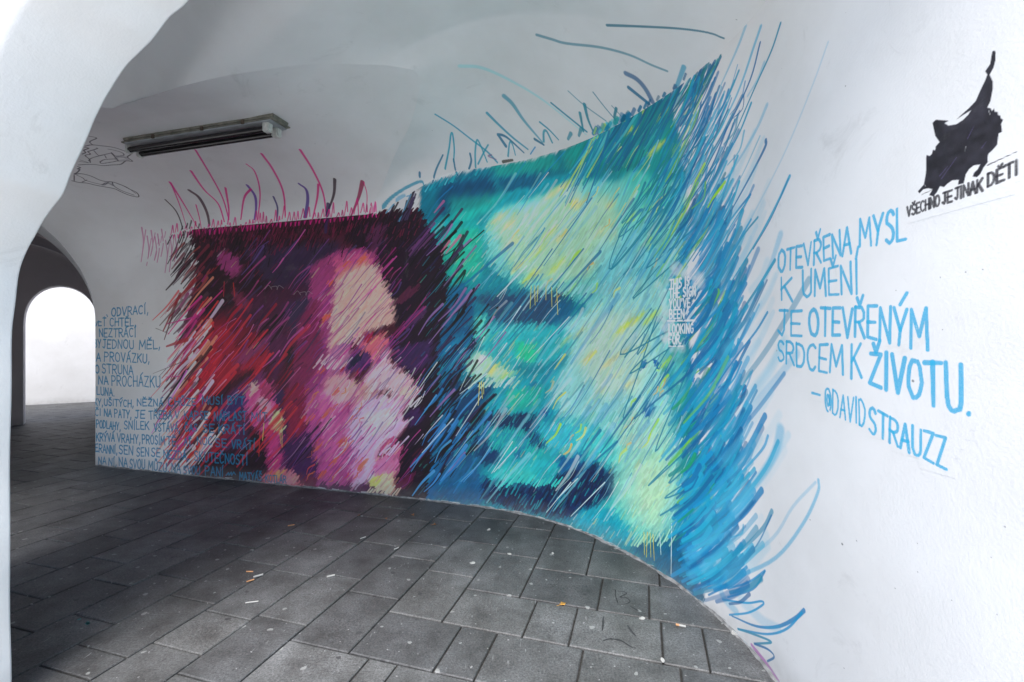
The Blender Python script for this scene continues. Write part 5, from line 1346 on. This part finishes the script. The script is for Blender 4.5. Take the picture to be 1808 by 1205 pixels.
def paving_mat():
    m = bpy.data.materials.new('worn concrete slab'); m.use_nodes = True
    n = m.node_tree; b = n.nodes['Principled BSDF']; N = lambda t: n.nodes.new(t); Lk = n.links.new
    geo = N('ShaderNodeNewGeometry'); oi = N('ShaderNodeObjectInfo')
    def noise(sc_, det, ro=.6):
        t = N('ShaderNodeTexNoise'); t.inputs['Scale'].default_value = sc_; t.inputs['Detail'].default_value = det; t.inputs['Roughness'].default_value = ro
        Lk(geo.outputs['Position'], t.inputs['Vector']); return t
    def ramp(src, p0, c0, p1, c1):
        r = N('ShaderNodeValToRGB'); r.color_ramp.elements[0].position = p0; r.color_ramp.elements[1].position = p1
        r.color_ramp.elements[0].color = (*c0, 1); r.color_ramp.elements[1].color = (*c1, 1); Lk(src, r.inputs[0]); return r
    def mix(a, b_, mode, f=1.):
        x = N('ShaderNodeMix'); x.data_type = 'RGBA'; x.blend_type = mode
        if isinstance(f, float): x.inputs[0].default_value = f
        else: Lk(f, x.inputs[0])
        Lk(a, x.inputs[6])
        if isinstance(b_, tuple): x.inputs[7].default_value = (*b_, 1)
        else: Lk(b_, x.inputs[7])
        return x.outputs[2]
    fine = noise(105, 7, .9); mid = noise(5, 7, .65); big = noise(1.3, 4)
    base = ramp(fine.outputs[0], .36, (.022, .024, .026), .64, (.180, .187, .193))
    c = mix(base.outputs[0], ramp(mid.outputs[0], .33, (.50, .49, .48), .62, (1.08, 1.08, 1.08)).outputs[0], 'MULTIPLY')
    c = mix(c, ramp(big.outputs[0], .35, (.78, .77, .76), .65, (1.06, 1.06, 1.08)).outputs[0], 'MULTIPLY')
    c = mix(c, ramp(oi.outputs['Random'], 0, (.72, .72, .73), 1, (1.22, 1.21, 1.19)).outputs[0], 'MULTIPLY')
    # black scuffs
    sm = noise(11, 5, .75); sm.inputs['Distortion'].default_value = 1.2
    c = mix(c, (.035, .036, .04), 'MIX', ramp(sm.outputs[0], .63, (0, 0, 0), .72, (.7, .7, .7)).outputs[0])
    # pale scratches and dried splashes
    mp_ = N('ShaderNodeMapping'); mp_.inputs['Rotation'].default_value = (0, 0, .9); mp_.inputs['Scale'].default_value = (60, 9, 1); Lk(geo.outputs['Position'], mp_.inputs[0])
    sc_ = N('ShaderNodeTexNoise'); sc_.inputs['Scale'].default_value = 1; sc_.inputs['Detail'].default_value = 4; Lk(mp_.outputs[0], sc_.inputs['Vector'])
    s_m = N('ShaderNodeMath'); s_m.operation = 'MULTIPLY'; Lk(ramp(sc_.outputs[0], .66, (0, 0, 0), .74, (.55, .55, .55)).outputs[0], s_m.inputs[0])
    Lk(ramp(noise(3.1, 3).outputs[0], .5, (0, 0, 0), .62, (1, 1, 1)).outputs[0], s_m.inputs[1])
    c = mix(c, (.36, .37, .38), 'MIX', s_m.outputs[0])
    # trodden gum: small round spots
    for sc2, thr, col in ((7.0, .085, (.24, .25, .25)), (13.0, .055, (.27, .27, .28)), (4.3, .06, (.03, .03, .033))):
        v = N('ShaderNodeTexVoronoi'); v.inputs['Scale'].default_value = sc2; v.voronoi_dimensions = '2D'
        wv = N('ShaderNodeVectorMath'); wv.operation = 'ADD'
        nz = noise(24, 2); sc3 = N('ShaderNodeVectorMath'); sc3.operation = 'SCALE'; sc3.inputs[3].default_value = .03; Lk(nz.outputs['Color'], sc3.inputs[0])
        Lk(geo.outputs['Position'], wv.inputs[0]); Lk(sc3.outputs[0], wv.inputs[1]); Lk(wv.outputs[0], v.inputs['Vector'])
        sx = N('ShaderNodeSeparateColor'); Lk(v.outputs['Color'], sx.inputs[0])
        th = N('ShaderNodeMath'); th.operation = 'MULTIPLY'; th.inputs[1].default_value = thr; Lk(sx.outputs[0], th.inputs[0])
        lt = N('ShaderNodeMath'); lt.operation = 'LESS_THAN'; Lk(v.outputs['Distance'], lt.inputs[0]); Lk(th.outputs[0], lt.inputs[1])
        g2 = N('ShaderNodeMath'); g2.operation = 'GREATER_THAN'; g2.inputs[1].default_value = .45; Lk(sx.outputs[1], g2.inputs[0])
        ml = N('ShaderNodeMath'); ml.operation = 'MULTIPLY'; Lk(lt.outputs[0], ml.inputs[0]); Lk(g2.outputs[0], ml.inputs[1])
        ml2 = N('ShaderNodeMath'); ml2.operation = 'MULTIPLY'; ml2.inputs[1].default_value = .75; Lk(ml.outputs[0], ml2.inputs[0])
        c = mix(c, col, 'MIX', ml2.outputs[0])
    Lk(c, b.inputs['Base Color'])
    b.inputs['Roughness'].default_value = .62
    bp = N('ShaderNodeBump'); bp.inputs['Strength'].default_value = .5; bp.inputs['Distance'].default_value = .0025
    ad = N('ShaderNodeMath'); ad.operation = 'MULTIPLY_ADD'; ad.inputs[1].default_value = 2.0; Lk(mid.outputs[0], ad.inputs[0]); Lk(fine.outputs[0], ad.inputs[2])
    Lk(ad.outputs[0], bp.inputs['Height']); Lk(bp.outputs[0], b.inputs['Normal'])
    return m
M_pave = paving_mat()
M_joint = simple('joint dirt', (.022, .021, .020), .95, 0, .5, 60, .8)

ground = mesh_obj('ground', [(-200, -200, -.016), (200, -200, -.016), (200, 200, -.016), (-200, 200, -.016)], [(0, 1, 2, 3)], simple('pale bounce ground', (.54, .535, .52), .9, 0, .3, 1.5)); tag(ground, kind='structure')  # outdoor ground made pale so it bounces light into the passage
floor = mesh_obj('paved_floor', [P3(-11, 3.02, -.012), P3(9, 3.02, -.012), P3(9, -7, -.012), P3(-11, -7, -.012)], [(0, 1, 2, 3)], M_joint); tag(floor, kind='structure')

PE = [-5.895, -5.585, -5.28, -4.98, -4.68, -4.38, -4.07, -3.76, -3.45, -3.13, -2.82, -2.52, -2.20, -1.90, -1.60, -1.28, -.975, -.66, -.34]
QJ = {-5.585: [2.745, 3.155], -5.28: [2.57, 2.98, 3.415], -4.98: [2.745, 3.175], -4.68: [2.59, 3.015, 3.445], -4.38: [2.325, 2.755, 3.19], -4.07: [2.165, 2.585], -3.76: [1.90, 2.315, 2.745, 3.18],
      -3.45: [1.655, 2.065, 2.495, 2.93, 3.375], -3.13: [1.455, 1.88, 2.31, 2.74, 3.18], -2.82: [1.61, 2.03, 2.465, 2.90, 3.35], -2.52: [1.315, 1.455, 1.88, 2.31, 2.75, 3.215], -2.20: [1.56, 1.825, 2.26, 2.715, 3.155, 3.38],
      -1.90: [1.445, 1.865, 2.31, 2.76, 3.20], -1.60: [1.755, 2.19, 2.635, 2.84, 3.29], -1.28: [2.08, 2.52, 2.965], -.975: [2.397, 2.858, 3.30], -.66: [2.735, 3.185]}
cells = []                                          # (p0, p1, q0, q1)
LQ = .435
rng_cols = []
p = PE[0]
while p > -13: p -= .3075; rng_cols.append(p)
cols = sorted(rng_cols + PE)
start = {-.66: 2.735, -.975: 2.397, -1.28: 2.08, -1.60: 1.755, -1.90: 1.445}
st_q = 1.445
for i in range(len(cols) - 1):
    a, b_ = cols[i], cols[i + 1]
    key = min(QJ, key=lambda k: abs(k - a))
    if abs(key - a) < .02: js = list(QJ[key])
    else: js = [1.5 + (i * .178) % LQ]
    lo = start.get(round(a, 3))
    if lo is None:
        while js[0] > .6: js.insert(0, js[0] - LQ)
    while js[-1] < 13: js.append(js[-1] + LQ)
    for q0, q1 in zip(js[:-1], js[1:]): cells.append((a, b_, q0, q1))
rows = [(3.075, 3.40, [-.34, -.02, .4]), (2.735, 3.075, [-.34, .08, .5]), (2.397, 2.735, [-.66, -.24, .02, .44, .86, 1.2]), (2.08, 2.397, [-.975, -.56, -.34, .075, .265, .69, 1.1]), (1.755, 2.08, [-1.28, -.865, -.68, -.27, .145, .56, .98, 1.4]),
        (1.445, 1.755, [-1.60, -1.17, -1.03, -.6, -.18, .25, .67, 1.1, 1.5]), (1.13, 1.445, [-1.9, -1.48, -1.05, -.63, -.2, .22, .64, 1.06, 1.5])]
for q0, q1, js in rows:
    for a, b_ in zip(js[:-1], js[1:]): cells.append((a, b_, q0, q1))
q = 1.13; k = 0
while q > -3.5:                                     # in front of the arcade, regular courses
    k += 1; q -= .32
    x = -9.3 + (k % 2) * .21
    while x < 4:
        lim = -1.9 if q > .6 else -99
        if x > lim - .01: cells.append((x, x + .42, q, q + .32))
        x += .42
def vis(x, y):
    if y < 1.2: return False
    px = CX + FPX * x / y; py = CY + FPX * CAM_H / y
    if not (-30 < px < 1840 and py < 1290): return False
    u, v = xy2uv(x, y)
    if u > 0 and px > 150: return py > floor_y(min(px, 1372)) - 14
    return y < 7.9 and px < 185
singles, rest, front_cells = [], [], []
for c_ in cells:
    x, y = pq2xy((c_[0] + c_[1]) / 2, (c_[2] + c_[3]) / 2)
    if vis(x, y): singles.append((c_, math.hypot(x, y)))
    else:
        u, v = xy2uv(x, y)
        if (u > 7.5 and v < 2.4) or y > 12.5 or y < -4 or x > 4 or x < -15: continue
        if v < -.6 and u > .3: continue
        if v > 3.0 and u > -2: front_cells.append(c_); continue
        rest.append(c_)
singles.sort(key=lambda t: t[1])
rest += [c_ for c_, d in singles[300:]]
singles = [c_ for c_, d in singles[:300]]
print('slabs', len(singles), 'joined', len(rest))
def slab_geo(w_, l_, g=.0045, bev=.004):
    """bevelled block centred on the origin, top at z=0"""
    x, y = w_ / 2 - g, l_ / 2 - g
    V = [(-x, -y, -.03), (x, -y, -.03), (x, y, -.03), (-x, y, -.03), (-x, -y, -bev), (x, -y, -bev), (x, y, -bev), (-x, y, -bev),
         (-x + bev, -y + bev, 0), (x - bev, -y + bev, 0), (x - bev, y - bev, 0), (-x + bev, y - bev, 0)]
    F = [(8, 9, 10, 11)] + [(i, (i + 1) % 4, 4 + (i + 1) % 4, 4 + i) for i in range(4)] + [(4 + i, 4 + (i + 1) % 4, 8 + (i + 1) % 4, 8 + i) for i in range(4)]
    return V, F
rot = -math.asin(AX)
cache = {}
for (p0, p1, q0, q1) in singles:
    w_, l_ = round(p1 - p0, 3), round(q1 - q0, 3)
    key = (round(w_, 2), round(l_, 2))
    x, y = pq2xy((p0 + p1) / 2, (q0 + q1) / 2)
    if (w_, l_) not in cache:
        V, F = slab_geo(w_, l_)
        o = mesh_obj('paving_slab', V, F, M_pave, floor); cache[(w_, l_)] = o.data
    else:
        o = bpy.data.objects.new('paving_slab', cache[(w_, l_)]); COL.objects.link(o); o.parent = floor
    o.location = (x, y, random.uniform(-.0012, .0012))
    o.rotation_euler = (random.uniform(-.0035, .0035), random.uniform(-.0035, .0035), rot + random.uniform(-.004, .004))
verts, faces = [], []
for (p0, p1, q0, q1) in rest:
    x, y = pq2xy((p0 + p1) / 2, (q0 + q1) / 2)
    V, F = slab_geo(p1 - p0, q1 - q0)
    c, s_ = math.cos(rot), math.sin(rot); dz = random.uniform(-.001, .001)
    add([(x + a * c - b_ * s_, y + a * s_ + b_ * c, z + dz) for a, b_, z in V], F)
M_bounce = simple('pale bounce paving', (.54, .535, .52), .8, 0, .2, 9, .3)  # unseen street surface, pale tone chosen to bounce light up on the vaults
V0, F0 = verts, faces; verts, faces = [], []
for (p0, p1, q0, q1) in front_cells:
    x, y = pq2xy((p0 + p1) / 2, (q0 + q1) / 2)
    V, F = slab_geo(p1 - p0, q1 - q0)
    add([(x + a * c - b_ * s_, y + a * s_ + b_ * c, z) for a, b_, z in V], F)
o = mesh_obj('street_paving', verts, faces, M_bounce); tag(o, kind='structure')
verts, faces = V0, F0
o = mesh_obj('outer_paving', verts, faces, M_pave, floor); tag(o, kind='stuff')

# ------------------------------------------------------------------ ceiling lamp: old twin-tube fitting
M_house = simple('old cream enamel', (.20, .195, .16), .55, 0, .45, 18, .3)
M_tray = simple('lamp tray', (.33, .35, .37), .4, 0, .2, 10)
M_tube = simple('unlit dark tube', (.012, .010, .011), .25)
M_sock = simple('lamp socket', (.55, .56, .53), .5, 0, .2, 30)
M_rust = simple('rusty clip', (.10, .075, .055), .8, 0, .4, 60)
def at_height(px, py, h):
    rx, rh = ray(px, py); t = (h - CAM_H) / rh
    return Vector((float(rx * t), float(t), h))
hl = 2.86
def below_ceiling(px, py, gap):
    rx, rh = ray(px, py); t = np.linspace(1.5, 5, 7001)
    u, v = xy2uv(rx * t, t); d = CAM_H + rh * t - (f2(u, v) - gap)
    i = np.where((d[:-1] <= 0) & (d[1:] > 0))[0][-1]
    return Vector((float(rx * t[i]), float(t[i]), float(CAM_H + rh * t[i])))
a_, b_ = below_ceiling(238, 268, .074), below_ceiling(486, 230, .074)
hl = (a_.z + b_.z) / 2
mid = (a_ + b_) / 2; LEN = (b_ - a_).length
ux = (b_ - a_).normalized()
un, vn_ = xy2uv(mid.x, mid.y)
lamp = empty('ceiling_lamp', (mid.x, mid.y, hl), math.atan2(ux.y, ux.x))
print('lamp', LEN, un, vn_, float(f2(un, vn_)))
lamp.rotation_euler = (0, -math.asin(ux.z), math.atan2(ux.y, ux.x))
tag(lamp, 'long old ceiling lamp with two dark unlit tubes, flaking cream casing', 'ceiling lamp')
def box(name, x0, x1, y0, y1, z0, z1, mat, parent, bev=.004, taper=0):
    bm = bmesh.new(); bmesh.ops.create_cube(bm, size=1)
    for v in bm.verts:
        t = taper if v.co.z > 0 else 0
        v.co.x = (x0 + x1) / 2 + v.co.x * (x1 - x0 - 2 * t); v.co.y = (y0 + y1) / 2 + v.co.y * (y1 - y0 - 2 * t); v.co.z = (z0 + z1) / 2 + v.co.z * (z1 - z0)
    if bev: bmesh.ops.bevel(bm, geom=bm.edges[:], offset=bev, segments=2, affect='EDGES')
    me = bpy.data.meshes.new(name); bm.to_mesh(me); bm.free(); me.materials.append(mat)
    o = bpy.data.objects.new(name, me); COL.objects.link(o); o.parent = parent; return o
def tube(name, x0, x1, y, z, r, mat, parent, n=14):
    V, F = [], []
    for x in (x0, x1):
        for k in range(n):
            a = 2 * math.pi * k / n; V.append((x, y + r * math.cos(a), z + r * math.sin(a)))
    F = [(k, (k + 1) % n, n + (k + 1) % n, n + k) for k in range(n)] + [tuple(range(n))[::-1], tuple(range(n, 2 * n))]
    o = mesh_obj(name, V, F, mat, parent); return o
hL = LEN / 2
top_z = .086
casing = box('casing', -hL - .02, hL + .05, -.075, .075, .045, top_z, M_house, lamp, .012, -.006)
box('rim', -hL - .03, hL + .06, -.082, .082, .04, .050, M_house, casing, .003)
tray = box('reflector', -hL - .0, hL + .03, -.078, .078, .030, .0405, M_tray, lamp, .002)
for y in (-.042, .042):
    tube('tube', -hL + .01, hL - .05, y, -.004, .021, M_tube, lamp)
    for x0, x1 in ((-hL - .015, -hL + .015), (hL - .055, hL + .0)):
        s_ = box('socket', x0, x1, y - .026, y + .026, -.032, .036, M_sock, lamp, .008)
for x in (-hL * .55, .1, hL * .7):
    for y in (-.1, .1): box('clip', x - .012, x + .012, y * .85 - .006, y * .85 + .006, .03, .06, M_rust, casing, .002)

# ------------------------------------------------------------------ litter on the slabs
def ground_at(px, py):
    rx, rh = ray(px, py); t = CAM_H / -rh
    return float(rx * t), float(t)
M_leafy = simple('yellow dry leaf', (.46, .24, .045), .7, 0, .35, 40, .4)
M_leafb = simple('brown dry leaf', (.26, .115, .04), .75, 0, .4, 40, .4)
M_paper = simple('white scrap', (.36, .365, .355), .8, 0, .1, 60)
M_tan = simple('cigarette filter', (.52, .27, .13), .8, 0, .2, 80)
def leaf(px, py, size, rz, mat, label, cup=.35):
    x, y = ground_at(px, py)
    n = 14; V = [(0, 0, .004)]
    for k in range(n):
        a = 2 * math.pi * k / n
        r = size * (.55 + .22 * math.cos(a) + .16 * math.cos(5 * a) + random.uniform(-.05, .05))
        V.append((r * math.cos(a), r * .8 * math.sin(a), .003 + cup * abs(r * math.sin(a)) * random.uniform(.5, 1)))
    F = [(0, 1 + k, 1 + (k + 1) % n) for k in range(n)]
    t = empty('fallen_leaf', (x, y, .0015), rz); tag(t, label, 'leaf')
    bl = mesh_obj('blade', V, F, mat, t, True)
    so_ = bl.modifiers.new('thick', 'SOLIDIFY'); so_.thickness = .0006
    tube('stalk', -size * 1.1, -size * .3, 0, .004, .0012, mat, t, 6)
leaf(992, 1069, .030, .5, M_leafy, 'yellow dry leaf lying across a joint in the paving, the brightest leaf on the floor')
leaf(1036, 942, .030, 1.2, M_leafb, 'curled tan leaf against the foot of the teal part of the wall', .7)
leaf(729, 911, .024, 2.2, M_leafb, 'small reddish brown leaf near the wall below the dark strokes between the two faces', .7)
leaf(766, 928, .022, .2, M_leafb, 'small brown leaf on the slabs, nearer the camera than its neighbour by the wall', .7)
leaf(682, 917, .02, 2.0, M_leafb, 'tiny rust coloured leaf on a joint below the pink chin', .5)
leaf(634, 911, .016, 1.0, M_leafb, 'orange brown leaf scrap lying furthest left of the leaves by the wall', .4)
leaf(1135, 988, .02, .7, M_leafb, 'small crumpled brown leaf on the slab closest to the curve of the wall', .6)
def butt(px, py, L, rz, mats, label, r=.0038):
    x, y = ground_at(px, py); t = empty('cigarette_butt', (x, y, .0015), rz); tag(t, label, 'cigarette butt')
    k = .35 if mats[0] is not mats[1] else .5
    tube('filter', -L / 2, -L / 2 + L * k, 0, r, r, mats[1], t, 8); tube('paper', -L / 2 + L * k, L / 2, 0, r * .97, r * .96, mats[0], t, 8)
butt(445, 1065, .062, .25, (M_paper, M_paper), 'long clean white cigarette lying alone on the slabs')
butt(441, 1011, .04, .0, (M_tan, M_tan), 'orange cigarette filter above the long white cigarette')
butt(456, 1019, .05, .7, (M_paper, M_paper), 'fat pale butt wedged in the joint beside the orange filter', .006)
butt(442, 1027, .04, .7, (M_tan, M_tan), 'tan butt lying in the joint just left of the fat pale one')
butt(584, 1019, .045, .5, (M_paper, M_paper), 'white butt on the slab below a joint, left of the centre of the floor', .005)
butt(641, 951, .04, .8, (M_paper, M_paper), 'white butt in the long joint, upper of the two in that line')
butt(700, 970, .035, .8, (M_paper, M_paper), 'short white butt in a joint, right of the other butts')
butt(514, 929, .045, .5, (M_tan, M_tan), 'tan butt far back on the slabs below the blue signature')
butt(1202, 1107, .045, -.35, (M_paper, M_tan), 'white butt with brown tip lying along the joint near the right wall', .005)
def scrap(px, py, sz, rz, label):
    x, y = ground_at(px, py); n = 9; V = []
    rr = [sz * random.uniform(.6, 1) for _ in range(n)]
    for z in (0, .003):
        for k in range(n):
            a = 2 * math.pi * k / n; V.append((rr[k] * math.cos(a) * 1.3, rr[k] * math.sin(a), z + (.002 * math.sin(a * 2) if z else 0)))
    F = [tuple(range(n))[::-1], tuple(range(n, 2 * n))] + [(k, (k + 1) % n, n + (k + 1) % n, n + k) for k in range(n)]
    o = mesh_obj('paper_scrap', V, F, M_paper); o.location = (x, y, .0013); o.rotation_euler = (0, 0, rz); tag(o, label, 'scrap')
scrap(863, 936, .014, .8, 'white scrap of paper on the slabs nearest the dark bearded chin')
scrap(834, 995, .015, .2, 'square white scrap in the middle of a stained slab')
scrap(899, 979, .014, -.5, 'white scrap resting on the edge of a cross joint')
scrap(976, 978, .009, 1.2, 'tiny white crumb on a slab right of the other scraps')
scrap(1134, 1093, .014, .0, 'flattened white blob on the joint beside the black scrawl')
scrap(1296, 1119, .016, 1.0, 'white chip of paint lying against the foot of the curved wall')
scrap(1005, 935, .008, 1.2, 'small white crumb near the wall under the black beard strokes')
scrap(1170, 1167, .012, 1.4, 'white fleck in the joint at the bottom right of the floor')

# dark scrawl and drips of paint on the slabs
M_scrawl = simple('faded black paint', (.028, .03, .033), .8, 0, .5, 60)
M_teal = simple('teal paint drip', (.03, .16, .17), .6, 0, .4, 40)
def floor_mark(name, lines_, w, mat, label=None):
    V, F = [], []
    for P in lines_:
        P = [np.array(ground_at(*p)) for p in P]
        Q = catmull(P, 5) if len(P) > 2 else np.array([P[0] + (P[1] - P[0]) * k for k in np.linspace(0, 1, 6)])
        d = np.gradient(Q, axis=0); L = np.hypot(d[:, 0], d[:, 1])[:, None] + 1e-9; nn_ = np.stack([-d[:, 1], d[:, 0]], 1) / L
        b0 = len(V)
        for i in range(len(Q)):
            ww = w * (.35 + .65 * math.sin(math.pi * (i + .6) / (len(Q) + .2))) * random.uniform(.7, 1.15)
            for sgn in (-1, 1): V.append((*(Q[i] + nn_[i] * ww * sgn), .0019))
        F += [(b0 + 2 * i, b0 + 2 * i + 1, b0 + 2 * i + 3, b0 + 2 * i + 2) for i in range(len(Q) - 1)]
    o = mesh_obj(name, V, F, mat, floor)
    if label: o['label'] = label
Z8 = lambda P: [(1050 + a / 5.166, 1000 + b / 5.166) for a, b in P]
floor_mark('scrawl', [Z8([(158, 216), (190, 222), (188, 262), (205, 320), (212, 346)]), Z8([(205, 228), (262, 236), (290, 252), (232, 286), (290, 292), (322, 326), (280, 348), (206, 350)])], .0045, M_scrawl, 'faded black scrawl on one slab near the curved wall')
floor_mark('scrawl', [Z8([(322, 368), (360, 388), (404, 416)])], .0055, M_scrawl)
floor_mark('scrawl', [Z8([(80, 462), (76, 530), (70, 592)]), Z8([(70, 690), (130, 668), (230, 680), (300, 720), (350, 752)]), Z8([(300, 540), (330, 590), (376, 642)])], .006, M_scrawl)
floor_mark('paint_drip', [[(136, 1095), (143, 1094)], [(151, 1101), (159, 1102)], [(154, 1098), (156, 1104)]], .008, M_teal, 'teal paint drips on a slab at the lower left')
